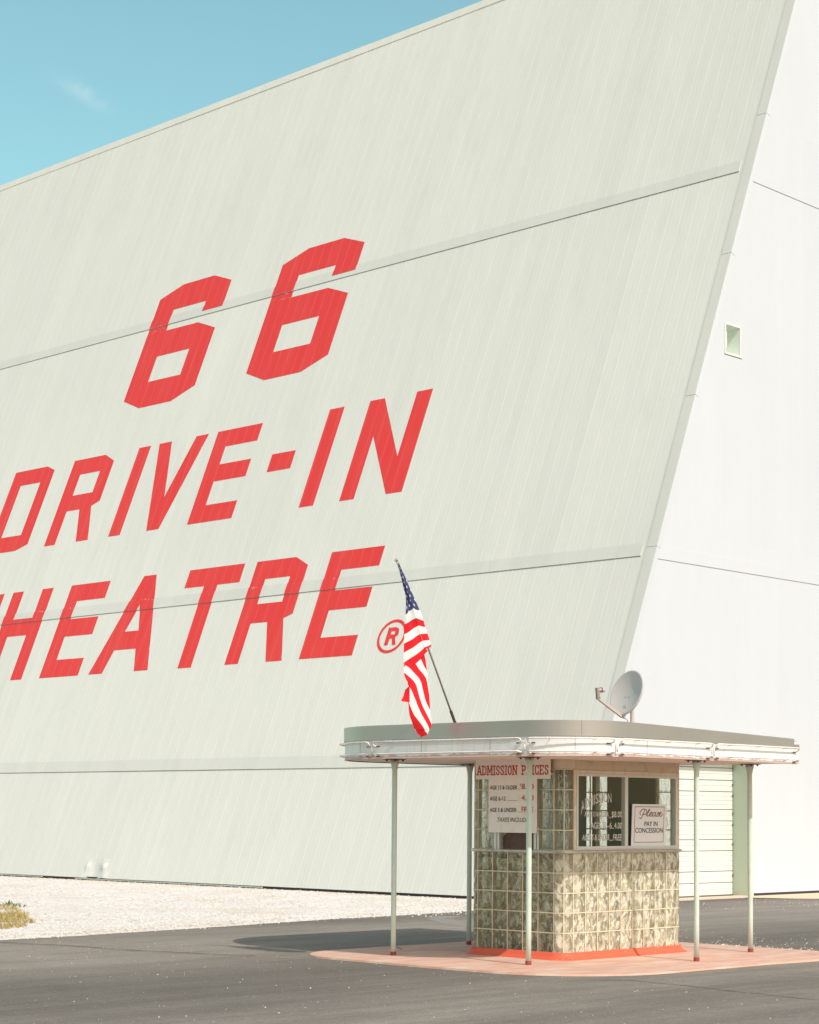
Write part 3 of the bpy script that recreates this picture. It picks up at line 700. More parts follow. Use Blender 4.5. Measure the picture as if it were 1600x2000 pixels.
bm = bmesh.new(); bm.from_mesh(sw.data); off = wloc(tower)
bmesh.ops.bisect_plane(bm, geom=bm.verts[:] + bm.edges[:] + bm.faces[:], plane_co=(FP(0, 0, -0.03) - off), plane_no=NF, clear_outer=True)
bm.to_mesh(sw.data); bm.free()
for z in (5.98, 13.42):
    y0 = SB.y + z * math.tan(LEAN) + 0.12; mb = MB(); mb.box((sxp + .002, y0, z), (sxp + .009, YB, z + .22)); 
    for v in range(len(mb.v)): mb.uv[v] = (mb.v[v].y, mb.v[v].z)
    mb.build('seam_flashing', M_side, tower)
    mb = MB(); mb.box((sxp + .002, y0, z - .007), (sxp + .008, YB, z)); mb.build('seam_shade_strip', M_seams, tower)  # grey strip painted as the side flashing's shadow line
mb = MB(); mb.box((sxp - .05, GY1 + 0.1, 0.0), (sxp - .005, YB, 0.055)); mb.box((sxp - .05, 24.95, 0.0), (sxp - .005, GY0, 0.055)); mb.build('base_shade_strip', M_dark, tower)  # dark strip painted as the shade at the foot of the side wall
# roof, rear and far side close the volume
mb = MB()
mb.quad((XL, YT + .04, ZT - .06), (XR, YT + .04, ZT - .06), (XR, YB, ZT - .06), (XL, YB, ZT - .06)); mb.build('roof', M_side, tower)
mb = MB(); mb.quad((XL, YB, 0), (XR, YB, 0), (XR, YB, ZT), (XL, YB, ZT)); mb.build('rear_wall', M_side, tower)
mb = MB(); mb.add([(XL, 24.85, 0), (XL, YT, ZT), (XL, YB, ZT), (XL, YB, 0)], [(0, 1, 2, 3)]); mb.build('far_side_wall', M_side, tower)
# hatch: boxed recess with mint lining, frame, open white shutter
mb = MB(); D = 0.42
mb.quad((sxp, HY0, HZ0), (sxp - D, HY0, HZ0), (sxp - D, HY0, HZ1), (sxp, HY0, HZ1)); mb.quad((sxp, HY1, HZ0), (sxp, HY1, HZ1), (sxp - D, HY1, HZ1), (sxp - D, HY1, HZ0))
mb.quad((sxp, HY0, HZ1), (sxp, HY1, HZ1), (sxp - D, HY1, HZ1), (sxp - D, HY0, HZ1)); mb.quad((sxp, HY0, HZ0), (sxp - D, HY0, HZ0), (sxp - D, HY1, HZ0), (sxp, HY1, HZ0)); mb.quad((sxp - D, HY0, HZ0), (sxp - D, HY1, HZ0), (sxp - D, HY1, HZ1), (sxp - D, HY0, HZ1))
hatch = mb.build('hatch_window', worn('hatch_lining', (0.80, 0.87, 0.80), 0.6, var=0.03), tower)
mb = MB(); w = .035
for lo, hi in (((HY0 - w, HZ0 - w), (HY0, HZ1 + w)), ((HY1, HZ0 - w), (HY1 + w, HZ1 + w)), ((HY0, HZ1), (HY1, HZ1 + w)), ((HY0, HZ0 - w), (HY1, HZ0))): mb.box((sxp + .002, lo[0], lo[1]), (sxp + .012, hi[0], hi[1]))
mb.build('window_frame', M_door, hatch)
mb = MB(); mb.box((sxp - .02, HY0 + .001, HZ0 + .10), (sxp - .005, HY0 + .045, HZ1 - .13)); mb.build('shutter', M_door, hatch)
mb = MB(); mb.box((sxp + .002, HY0 - .05, HZ0 - w - .008), (sxp + .009, HY1 + .07, HZ0 - w - .002)); mb.build('window_sill_gap', M_groove, hatch)
# garage door recess
DX = -20.853
mb = MB(); mb.quad((sxp + .004, GY1, 0), (sxp + .004, GY1, GZ), (DX - .02, GY1, GZ), (DX - .02, GY1, 0)); mb.quad((sxp, GY0, 0), (DX - .02, GY0, 0), (DX - .02, GY0, GZ), (sxp, GY0, GZ)); mb.quad((sxp, GY0, GZ), (DX - .02, GY0, GZ), (DX - .02, GY1, GZ), (sxp, GY1, GZ))
mb.build('door_reveal', M_mint, tower)
mb = MB(); mb.box((sxp - .004, GY1 - .004, 0.0), (sxp + .03, GY1 + .07, GZ + .07)); mb.box((sxp - .004, GY0, GZ), (sxp + .03, GY1 - .004, GZ + .07)); mb.build('door_frame', M_door, tower)
mb = MB(); zl = [0.012, 0.243, 0.453, 0.829, 1.035, 1.379, 1.588, 1.918, 2.129, 2.36, 2.71]
for i, (a, c) in enumerate(zip(zl[:-1], zl[1:])):
    # each section: slightly bowed panel with shallow ribs
    nst = 4 if c - a > 0.3 else 2
    for k in range(nst):
        z0 = a + .005 + (c - a - .01) * k / nst; z1 = a + .005 + (c - a - .01) * (k + 1) / nst
        mb.add([(DX, GY0, z0), (DX, GY1, z0), (DX + .010, GY0, z0 + .008), (DX + .010, GY1, z0 + .008), (DX + .010, GY0, z1 - .008), (DX + .010, GY1, z1 - .008), (DX, GY0, z1), (DX, GY1, z1)], [(0, 1, 3, 2), (2, 3, 5, 4), (4, 5, 7, 6)])
gd = mb.build('garage_door', M_door, tower)
mb = MB(); mb.quad((DX - .006, GY0, 0), (DX - .006, GY1, 0), (DX - .006, GY1, GZ), (DX - .006, GY0, GZ)); mb.box((DX - .004, GY1 - .018, 0.0), (DX + .012, GY1 - .004, GZ)); mb.build('door_seal', M_groove, gd)
for z in (0.35, 0.93, 1.29, 1.50, 2.03, 1.83): mb = MB(); mb.box((DX + .012, GY1 - .035, z), (DX + .03, GY1 - .018, z + .04)); mb.build('hinge', M_groove, gd)
mb = MB(); mb.box((sxp - .25, GY0 - .3, -.01), (sxp + .35, GY1 + .02, 0.007)); mb.build('door_threshold', worn('pink_concrete', (0.66, 0.50, 0.40), .9), tower)

# ---- painted letters following the ribs
def letter(outer, holes, fill=None):
    bm = bmesh.new(); edges = []
    for loop in [outer] + holes:
        vs = [bm.verts.new((x, s, 0)) for x, s in loop]
        for i in range(len(vs)): edges.append(bm.edges.new((vs[i], vs[(i + 1) % len(vs)])))
    bmesh.ops.triangle_fill(bm, use_beauty=True, use_dissolve=False, edges=edges)
    xs_ = [v.co.x for v in bm.verts]; x0, x1 = min(xs_), max(xs_)
    for x in breaks(x0, x1)[1:-1]:
        bmesh.ops.bisect_plane(bm, geom=bm.verts[:] + bm.edges[:] + bm.faces[:], plane_co=(x, 0, 0), plane_no=(1, 0, 0))
    ys_ = [v.co.y for v in bm.verts]; y0, y1 = min(ys_), max(ys_)
    for s in SEAMS:
        for c_ in (s + .0015, s + .0025, s + .0115, s + .0125, s + FL1 - .0005, s + FL1 + .001):
            if y0 < c_ < y1: bmesh.ops.bisect_plane(bm, geom=bm.verts[:] + bm.edges[:] + bm.faces[:], plane_co=(0, c_, 0), plane_no=(0, 1, 0))
    L = bm.loops.layers.uv.new('UVMap')
    off = wloc(tower); co = {}
    for v in bm.verts: co[v] = (v.co.x, v.co.y)
    for f in bm.faces:
        for lp in f.loops: lp[L].uv = co[lp.vert]
    dele = []
    for f in bm.faces:
        cy_ = sum(co[v][1] for v in f.verts) / len(f.verts)
        if any(s + .002 < cy_ < s + .012 for s in SEAMS): dele.append(f)
    bmesh.ops.delete(bm, geom=dele, context='FACES')
    for v in bm.verts:
        x, s = co[v]; h = prof_h(x)
        for q in SEAMS:
            if q + .012 < s < q + FL1: h = max(h, FLH + (0.0095 - FLH) * (s - q - .012) / (FL1 - .012)) + .003
        v.co = FP(x, s, h + .0035) - off
    for f in bm.faces:
        f.normal_update()
        if f.normal.dot(NF) < 0: f.normal_flip()
    me = bpy.data.meshes.new('painted_letter'); bm.to_mesh(me); bm.free(); me.materials.append(M_red)
    o = bpy.data.objects.new('painted_letter', me); COL.objects.link(o); o.parent = tower
    return o
def sh(P, dx, dy): return [(x + dx, y + dy) for x, y in P]
six = ([(0, .315), (0, 3.32), (.8, 3.615), (2.0, 3.62), (2.78, 3.32), (2.78, 2.565), (2.01, 2.565), (2.01, 2.87), (.755, 2.87), (.755, 2.255), (2.0, 2.25), (2.775, 1.95), (2.77, .32), (2.0, 0), (.76, 0)], [(.755, 1.49), (2.01, 1.49), (2.01, .75), (.755, .755)])
for x in (-38.635, -33.995): letter(sh(six[0], x, 12.275), [sh(six[1], x, 12.275)])
GL = [
 ([(-42.43, 11.055), (-41.027, 11.055), (-40.64, 10.90), (-40.64, 8.771), (-41.107, 8.623), (-42.43, 8.623)], [[(-41.97, 10.603), (-41.10, 10.603), (-41.10, 9.075), (-41.97, 9.075)]]),
 ([(-39.86, 11.055), (-38.584, 11.055), (-38.14, 10.83), (-38.14, 9.715), (-38.42, 9.60), (-38.057, 8.622), (-38.54, 8.622), (-38.88, 9.557), (-39.41, 9.557), (-39.41, 8.622), (-39.86, 8.622)], [[(-39.40, 10.60), (-38.585, 10.60), (-38.585, 10.0), (-39.40, 10.0)]]),
 ([(-37.245, 11.055), (-36.79, 11.055), (-36.80, 8.620), (-37.25, 8.620)], []),
 ([(-36.464, 11.057), (-35.998, 11.057), (-35.541, 9.499), (-35.085, 11.062), (-34.633, 11.062), (-35.337, 8.622), (-35.788, 8.622)], []),
 ([(-34.30, 11.062), (-32.745, 11.062), (-32.745, 10.608), (-33.84, 10.608), (-33.84, 10.135), (-32.745, 10.135), (-32.745, 9.687), (-33.84, 9.687), (-33.84, 9.07), (-32.75, 9.07), (-32.75, 8.618), (-34.30, 8.618)], []),
 ([(-32.036, 10.143), (-31.261, 10.143), (-31.261, 9.688), (-32.036, 9.688)], []),
 ([(-30.54, 11.06), (-30.08, 11.06), (-30.09, 8.62), (-30.545, 8.62)], []),
 ([(-29.29, 11.068), (-28.852, 11.068), (-27.905, 9.519), (-27.895, 11.068), (-27.44, 11.068), (-27.45, 8.627), (-27.908, 8.627), (-28.843, 10.134), (-28.85, 8.625), (-29.29, 8.625)], []),
 ([(-42.70, 7.39), (-40.837, 7.385), (-40.837, 6.93), (-41.56, 6.93), (-41.54, 4.925), (-41.99, 4.925), (-42.01, 6.93), (-42.70, 6.94)], []),
 ([(-40.462, 7.385), (-40.01, 7.385), (-40.01, 6.60), (-39.21, 6.60), (-39.22, 7.385), (-38.77, 7.385), (-38.76, 4.933), (-39.22, 4.933), (-39.225, 6.139), (-40.02, 6.139), (-40.01, 4.945), (-40.455, 4.945)], []),
 ([(-38.031, 7.38), (-36.508, 7.38), (-36.508, 6.93), (-37.59, 6.93), (-37.59, 6.452), (-36.505, 6.452), (-36.505, 5.99), (-37.58, 5.99), (-37.575, 5.383), (-36.505, 5.383), (-36.505, 4.93), (-38.031, 4.93)], []),
 ([(-35.251, 7.387), (-34.797, 7.387), (-33.937, 4.938), (-34.425, 4.938), (-34.639, 5.508), (-35.426, 5.508), (-35.6, 4.932), (-36.107, 4.932)], [[(-35.03, 6.648), (-34.767, 5.969), (-35.264, 5.969)]]),
 ([(-33.598, 7.385), (-31.735, 7.385), (-31.725, 6.93), (-32.46, 6.93), (-32.44, 4.925), (-32.892, 4.925), (-32.91, 6.93), (-33.6, 6.935)], []),
 ([(-31.33, 7.384), (-30.094, 7.384), (-29.642, 7.155), (-29.642, 6.02), (-29.889, 5.93), (-29.525, 4.932), (-30.02, 4.932), (-30.371, 5.875), (-30.9, 5.875), (-30.897, 4.93), (-31.328, 4.93)], [[(-30.884, 6.93), (-30.10, 6.93), (-30.10, 6.332), (-30.884, 6.332)]]),
 ([(-29.005, 7.389), (-27.455, 7.389), (-27.458, 6.94), (-28.547, 6.94), (-28.547, 6.465), (-27.462, 6.465), (-27.462, 6.01), (-28.55, 6.01), (-28.547, 5.39), (-27.46, 5.39), (-27.458, 4.934), (-29.008, 4.934)], []),
]
for o_, h_ in GL: letter(o_, h_)
cc = (-26.487, 5.293)
letter([(cc[0] + .383 * math.cos(k * math.pi / 20), cc[1] + .368 * math.sin(k * math.pi / 20)) for k in range(40)], [[(cc[0] + .318 * math.cos(k * math.pi / 20), cc[1] + .303 * math.sin(k * math.pi / 20)) for k in range(40)]])
letter([(-26.633, 5.487), (-26.416, 5.487), (-26.335, 5.44), (-26.315, 5.32), (-26.385, 5.262), (-26.31, 5.10), (-26.41, 5.10), (-26.46, 5.24), (-26.525, 5.24), (-26.53, 5.10), (-26.633, 5.10)], [[(-26.525, 5.40), (-26.42, 5.40), (-26.42, 5.332), (-26.525, 5.332)]])

# ================================================================== TICKET BOOTH
booth = empty('ticket_booth', (-13.2, 16.2, 0.0))
tag(booth, 'small glass block ticket booth with wide flat canopy on thin posts', 'ticket booth')
BX0, BX1, BY0, BY1, BR = -13.86, -12.54, 15.2, 17.24, 0.14
def rrect(x0, x1, y0, y1, r, out=0.0):
    """perimeter sampler: returns f(t, depth) with t metres along the nominal outline, starting at the left end of the front"""
    fl = x1 - x0 - 2 * r; sl = y1 - y0 - 2 * r; al = math.pi / 2 * r
    segs = [('f', fl), ('c', al), ('r', sl), ('c', al), ('b', fl), ('c', al), ('l', sl), ('c', al)]
    cs = [(x1 - r, y0 + r, -90), (x1 - r, y1 - r, 0), (x0 + r, y1 - r, 90), (x0 + r, y0 + r, 180)]
    def f(t, d):  # d: inward depth (+) / outward (-)
        tot = 2 * (fl + sl) + 4 * al; t = t % tot; k = 0; c_ = 0
        for typ, ln in segs:
            if t <= ln + 1e-9: break
            t -= ln
            if typ == 'c': c_ += 1
        if typ == 'f': return Vector((x0 + r + t, y0 + d, 0))
        if typ == 'r': return Vector((x1 - d, y0 + r + t, 0))
        if typ == 'b': return Vector((x1 - r - t, y1 - d, 0))
        if typ == 'l': return Vector((x0 + d, y1 - r - t, 0))
        cx, cy_, a0 = cs[c_]; a = R(a0 + 90 * t / al); rr_ = r - d
        return Vector((cx + rr_ * math.cos(a), cy_ + rr_ * math.sin(a), 0))
    return f, fl, sl, al
pf, FLn, SLn, ALn = rrect(BX0, BX1, BY0, BY1, BR)
TOT = 2 * (FLn + SLn) + 4 * ALn
tF = 0.0; tC1 = FLn; tR = tC1 + ALn; tC2 = tR + SLn; tB = tC2 + ALn; tC3 = tB + FLn; tL = tC3 + ALn; tC4 = tL + SLn
def cells(t0, ln, n): return [(t0 + ln * i / n, t0 + ln * (i + 1) / n) for i in range(n)]
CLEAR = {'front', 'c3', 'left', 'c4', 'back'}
all_cells = {'front': cells(tF, FLn, 5), 'c1': cells(tC1, ALn, 2), 'right': cells(tR, SLn, 9), 'c2': cells(tC2, ALn, 2), 'back': cells(tB, FLn, 5), 'c3': cells(tC3, ALn, 2), 'left': cells(tL, SLn, 9), 'c4': cells(tC4, ALn, 2)}
def block_cell(mb, t0, t1, z0, z1, curved, pane=1, pane2=3):
    m = .0055; ns = 3 if curved else 2; DEP = 0.062; rc = 0.006
    ts = [t0 + (t1 - t0) * k / ns for k in range(ns + 1)]
    ti = [t0 + m + (t1 - t0 - 2 * m) * k / ns for k in range(ns + 1)]
    P = lambda t, d, z: pf(t, d) + Vector((0, 0, z))
    for side, d0, dr in ((0, 0.0, rc), (1, DEP, DEP - rc)):
        # mortar face ring
        mb.grid([[P(t, d0, z0) for t in ts], [P(t, d0, z0 + m) for t in ti]], 0); mb.grid([[P(t, d0, z1 - m) for t in ti], [P(t, d0, z1) for t in ts]], 0)
        mb.grid([[P(ts[0], d0, z0), P(ti[0], d0, z0 + m)], [P(ts[0], d0, z1), P(ti[0], d0, z1 - m)]], 0)
        mb.grid([[P(ti[-1], d0, z0 + m), P(ts[-1], d0, z0)], [P(ti[-1], d0, z1 - m), P(ts[-1], d0, z1)]], 0)
        # pillowed pane
        nz_ = 6; nt_ = 4 if not curved else 3
        rows = []
        for j in range(nz_ + 1):
            v = j / nz_; row = []
            for i in range(nt_ + 1):
                u = i / nt_; t = t0 + m + (t1 - t0 - 2 * m) * u; z = z0 + m + (z1 - z0 - 2 * m) * v
                e = min(1, min(u, 1 - u) * 4, min(v, 1 - v) * 6); q = noise.noise(Vector((t * 17, z * 13, side * 7.3))) * .004 * e
                d = dr + (q if side == 0 else -q); row.append(P(t, d - (.004 * e if side == 0 else -.004 * e), z))
            rows.append(row)
        mb.grid(rows, pane if side == 0 else pane2)
    # inner walls of the block
    mb.grid([[P(t, rc, z0 + m) for t in ti], [P(t, DEP - rc, z0 + m) for t in ti]], 2); mb.grid([[P(t, rc, z1 - m) for t in ti], [P(t, DEP - rc, z1 - m) for t in ti]], 2)
    for t in (ti[0], ti[-1]): mb.grid([[P(t, rc, z0 + m), P(t, rc, z1 - m)], [P(t, DEP - rc, z0 + m), P(t, DEP - rc, z1 - m)]], 2)
ZB, ZC, ZU0, ZU1 = 0.085, 1.095, 1.122, 1.945
mb = MB()
for k, cl in all_cells.items():
    for t0, t1 in cl:
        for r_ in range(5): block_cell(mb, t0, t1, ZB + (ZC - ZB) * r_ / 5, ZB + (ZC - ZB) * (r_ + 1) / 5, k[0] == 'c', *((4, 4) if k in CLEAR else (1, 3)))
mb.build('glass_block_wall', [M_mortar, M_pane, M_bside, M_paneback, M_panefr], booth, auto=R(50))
mb = MB()
F, Bk, Lf = all_cells['front'], all_cells['back'], all_cells['left']
for k, cl in (('front', [F[0], F[4]]), ('c1', all_cells['c1']), ('back', [Bk[0], Bk[4]]), ('left', Lf[2:]), ('c3', all_cells['c3']), ('c4', all_cells['c4'])):
    for t0, t1 in cl:
        for r_ in range(4): block_cell(mb, t0, t1, ZU0 + (ZU1 - ZU0) * r_ / 4, ZU0 + (ZU1 - ZU0) * (r_ + 1) / 4, k[0] == 'c')
mb.build('upper_glass_blocks', [M_mortar, M_paneup, M_bside, M_paneup], booth, auto=R(50))
def sweep(t0, t1, prof, n, closed=False):
    """prof: list of (depth, z)"""
    return [[pf(t0 + (t1 - t0) * i / n, d) + Vector((0, 0, z)) for d, z in prof] for i in range(n + 1)]
# plinth: coved red base
mb = MB(); prof = [(-.115, 0.010), (-.085, 0.020), (-.045, 0.045), (-.022, 0.070), (-.016, ZB + .006), (0.005, ZB + .006)]
mb.grid(sweep(0, TOT, prof, 160)); mb.build('plinth', M_plinth, booth, smooth=True)
mb = MB(); mb.add([pf(TOT * i / 80, .002) + Vector((0, 0, ZB - .01)) for i in range(80)], [tuple(range(80))]); mb.build('floor', M_floor, booth)
# ledge
mb = MB(); mb.grid(sweep(0, TOT, [(0.10, ZC), (-.022, ZC), (-.028, ZC + .004), (-.028, ZU0 - .004), (-.022, ZU0), (0.10, ZU0), (0.10, ZC)], 160)); mb.build('counter_ledge', M_ledge, booth, auto=R(40))
# header band above blocks and windows
ZH = 2.058
mb = MB(); mb.grid(sweep(0, TOT, [(0.09, ZU1), (.004, ZU1), (.004, ZH), (.09, ZH), (.09, ZU1)], 160)); mb.build('header', M_beige, booth, auto=R(40))
mb = MB()
for (ta, tb) in ((tC1 - .012, tR + 0.01),): mb.grid(sweep(ta, tb, [(-.010, ZU1 + .012), (-.010, ZH), (.02, ZH), (.02, ZU1 + .012), (-.010, ZU1 + .012)], 14))
mb.build('corner_cap', worn('cream_cap', (0.66, 0.58, 0.46), .6), booth, auto=R(40))
# inner face of header / dark ceiling
mb = MB(); mb.box((BX0 + .1, BY0 + .1, ZU1 + .02), (BX1 - .1, BY1 - .1, ZU1 + .03)); mb.build('ceiling', M_green2, booth)
# window on the right face
WY0, WY1, WZ0, WZ1 = BY0 + BR + .005, BY1 - .112, ZU0 + .002, ZU1 - .002
win = empty('window', (BX1, (WY0 + WY1) / 2, WZ0)); win.parent = booth; win.location = Vector((BX1, (WY0 + WY1) / 2, WZ0)) - wloc(booth)
def frame_yz(mb, x0, x1, y0, y1, z0, z1, w, wt=None, wb=None):
    wt = wt or w; wb = wb or w
    mb.box((x0, y0, z0), (x1, y0 + w, z1)); mb.box((x0, y1 - w, z0), (x1, y1, z1)); mb.box((x0, y0 + w, z1 - wt), (x1, y1 - w, z1)); mb.box((x0, y0 + w, z0), (x1, y1 - w, z0 + wb))
mb = MB(); frame_yz(mb, BX1 - .075, BX1 + .004, WY0, WY1, WZ0, WZ1, .034, .038, .012); mb.build('window_frame', M_wood, win)
mb = MB(); frame_yz(mb, BX1 - .05, BX1 + .010, WY0 + .035, WY1 - .035, WZ0 + .013, WZ1 - .039, .028, .022, .026); mb.box((BX1 - .045, 16.184, WZ0 + .04), (BX1 + .006, 16.234, WZ1 - .062)); mb.build('sash', M_alu, win)
mb = MB(); mb.quad((BX1 - .019, WY0 + .06, WZ0 + .035), (BX1 - .019, 16.186, WZ0 + .035), (BX1 - .019, 16.186, WZ1 - .058), (BX1 - .019, WY0 + .06, WZ1 - .058)); mb.build('pane', M_glass, win)
mb = MB(); mb.quad((BX1 - .027, 16.232, WZ0 + .035), (BX1 - .027, WY1 - .06, WZ0 + .035), (BX1 - .027, WY1 - .06, WZ1 - .058), (BX1 - .027, 16.232, WZ1 - .058)); mb.build('pane', M_glass, win)
mb = MB(); mb.box((BX1 - .08, WY1 + .001, WZ0), (BX1 - .006, WY1 + .022, ZU1)); mb.build('corner_post', worn('chipped_corner_paint', (0.60, 0.46, 0.38), .6, dirt=(0.5, 0.10, 0.06), dirt_amt=.9, scale=9), booth)
# ticket window opening below the price board on the front face
tw = empty('ticket_window', (0, 0, 0)); tw.parent = booth; tw.location = Vector((-13.2, 15.2, ZU0)) - wloc(booth)
mb = MB()
for x0, x1 in ((-13.505, -13.465), (-13.455, -13.425), (-12.955, -12.925), (-12.912, -12.885)): mb = MB(); mb.box((x0, 15.205, ZU0), (x1, 15.255, ZU1)); mb.build('window_jamb', M_alu, tw)
mb = MB(); mb.quad((-13.425, 15.235, ZU0 + .01), (-12.955, 15.235, ZU0 + .01), (-12.955, 15.235, ZU1 - .01), (-13.425, 15.235, ZU1 - .01)); mb.build('pane', M_glass, tw)
# interior: green door and panels at the back and left, counter, posts
mb = MB(); mb.box((-13.33, BY1 - .075, .10), (-12.885, BY1 - .03, ZU1)); d_ = mb.build('door', M_green, booth)
mb = MB(); mb.box((-13.25, BY1 - .082, 1.25), (-12.96, BY1 - .0755, 1.55)); mb.box((-13.25, BY1 - .082, 1.62), (-12.96, BY1 - .0755, 1.86)); mb.build('door_panel', M_green, d_)
mb = MB(); mb.box((-13.512, BY1 - .08, ZU0), (-13.335, BY1 - .02, ZU1)); mb.box((BX0 + .02, 16.715, ZU0), (BX0 + .07, 17.098, ZU1)); mb.build('interior_panel', M_green2, booth)
mb = MB(); mb.box((-13.735, BY1 - .11, .1), (-13.70, BY1 - .085, ZU1)); mb.box((-13.53, BY1 - .10, .1), (-13.49, BY1 - .08, ZU1)); mb.build('interior_post', worn('brown_post', (0.22, 0.14, 0.10), .6), booth)
mb = MB(); mb.box((BX0 + .1, BY0 + .09, 1.03), (BX1 - .09, BY0 + .50, 1.06)); mb.box((BX1 - .42, BY0 + .50, 1.03), (BX1 - .09, BY1 - .3, 1.06)); mb.build('inner_counter', worn('counter_laminate', (0.20, 0.18, 0.15), .5), booth)

# ---- canopy
CX0, CX1, CY0, CY1, CZ0 = -15.25, -11.45, 14.0, 17.79, 2.055
def canopy_path(off=0.0):
    P = []; r1, r2 = 1.25, 0.75
    P += [(CX0 - off, CY1 - .0)] + [(CX0 - off, CY1 - .5)] + [(CX0 + r1 + (r1 + off) * math.cos(R(a)), CY0 + r1 + (r1 + off) * math.sin(R(a))) for a in range(180, 271, 6)]
    P += [(x, CY0 - off) for x in (-13.5, -13.0, -12.6)]
    P += [(CX1 - r2 + (r2 + off) * math.cos(R(a)), CY0 + r2 + (r2 + off) * math.sin(R(a))) for a in range(270, 361, 6)]
    P += [(CX1 + off, y) for y in (15.2, 15.8, 16.4, 17.0, 17.5)] + [(CX1 + off, CY1)]
    return P
def resample(P, step=None, n=None):
    V = [Vector((x, y, 0)) for x, y in P]; D_ = [0]
    for a, c in zip(V[:-1], V[1:]): D_.append(D_[-1] + (c - a).length)
    def at(d):
        for i in range(len(D_) - 1):
            if d <= D_[i + 1] or i == len(D_) - 2:
                t = (d - D_[i]) / max(D_[i + 1] - D_[i], 1e-9); p_ = V[i].lerp(V[i + 1], min(max(t, 0), 1)); tg = (V[i + 1] - V[i]).normalized(); return p_, tg
    return at, D_[-1]
cpts = canopy_path()
def ztop(y): return 2.382 - max(0, y - 14.8) * 0.0245
def band(off, z0f, z1f, i0=0, i1=None):
    P = canopy_path(off); P = P[i0:i1]; return [[Vector((x, y, z0f(y))) for x, y in P], [Vector((x, y, z1f(y))) for x, y in P]]
mb = MB(); g_ = band(0, lambda y: CZ0 - .002, lambda y: 2.236 - max(0, y - 15) * .006); mb.grid(g_)
# folded lower lip
mb.grid(band(0.0, lambda y: CZ0 - .002, lambda y: CZ0 - .002)[:1] + [[Vector((x, y, CZ0 - .012)) for x, y in canopy_path(.006)]]); mb.grid([[Vector((x, y, CZ0 - .012)) for x, y in canopy_path(.006)], [Vector((x, y, CZ0 - .012)) for x, y in canopy_path(-.03)]])
mb.add([(CX0, CY1, CZ0), (CX1, CY1, CZ0), (CX1, CY1, 2.215), (CX0, CY1, 2.3)], [(0, 1, 2, 3)])
canopy = mb.build('canopy_fascia', M_fasc, booth, auto=R(35))
mb = MB(); zt = lambda y: ztop(y) + (0 if y < 17.6 else -0.0)
PB = canopy_path(.012)[:-1] + [(CX1 + .012, CY1 - .10)]
mb.grid([[Vector((x, y, 2.232 - max(0, y - 15) * .006)) for x, y in PB], [Vector((x, y, ztop(y))) for x, y in PB], [Vector((x - (.03 if x > -12 else 0) + (.03 if x < -15 else 0), y + (.03 if y < 14.5 else 0), ztop(y) + .002)) for x, y in PB]])
mb.build('steel_band', M_steel, booth, auto=R(35))
mb = MB(); mb.add([(CX1 + .012, CY1 - .10, ztop(17.7) - .06), (CX1 + .012, CY1, 2.252), (CX1 + .012, CY1, 2.215), (CX1 + .012, CY1 - .10, 2.215), (CX1 - .02, CY1 + .002, 2.252), (CX1 - .02, CY1 + .002, 2.215)], [(0, 1, 2, 3), (1, 4, 5, 2)]); mb.build('band_end', M_steel, booth)
mb = MB(); n = len(cpts); 
mb.add([(x, y, ztop(y) - .02 if ztop(y) - .02 > 2.2 else 2.2) for x, y in cpts], [tuple(range(n))]); mb.build('canopy_roof', M_roof, booth)
inn = canopy_path(-.004); bm = bmesh.new(); f = bm.faces.new([bm.verts.new((x, y, CZ0 - .004)) for x, y in inn]); bmesh.ops.triangulate(bm, faces=[f]); bmesh.ops.subdivide_edges(bm, edges=bm.edges[:], cuts=3, use_grid_fill=True)
for v in bm.verts:
    if 14.3 < v.co.y < 17.6 and -15 < v.co.x < -11.7: v.co.z -= .012 * max(0, noise.noise(v.co * 1.7)) 
off = wloc(booth); bmesh.ops.translate(bm, vec=-off, verts=bm.verts); me = bpy.data.meshes.new('soffit'); bm.to_mesh(me); bm.free(); me.materials.append(M_soffit); o = bpy.data.objects.new('soffit', me); COL.objects.link(o); o.parent = booth
# fascia joints: thin vertical laps
at, LEN = resample(cpts); M_jg = worn('joint_grime', (0.56, 0.50, 0.46), .7); M_bg = worn('band_joint_grime', (0.25, 0.23, 0.21), .6)
for d in [x * .92 + .5 for x in range(9)]:
    mb = MB(); p_, tg = at(d); nn = Vector((tg.y, -tg.x, 0)); mb.add([p_ + nn * .003 - tg * .004 + Vector((0, 0, 2.05)), p_ + nn * .003 + tg * .004 + Vector((0, 0, 2.05)), p_ + nn * .003 + tg * .004 + Vector((0, 0, 2.232)), p_ + nn * .003 - tg * .004 + Vector((0, 0, 2.232))], [(0, 1, 2, 3)]); mb.build('fascia_joint', M_jg, booth)
for d in [x * 1.9 + 1.3 for x in range(4)]:
    mb = MB(); p_, tg = at(d); nn = Vector((tg.y, -tg.x, 0)); p_ = p_ + nn * .014; mb.add([p_ - tg * .003 + Vector((0, 0, 2.24)), p_ + tg * .003 + Vector((0, 0, 2.24)), p_ + tg * .003 + Vector((0, 0, ztop(p_.y) - .004)), p_ - tg * .003 + Vector((0, 0, ztop(p_.y) - .004))], [(0, 1, 2, 3)]); mb.build('band_joint', M_bg, booth)
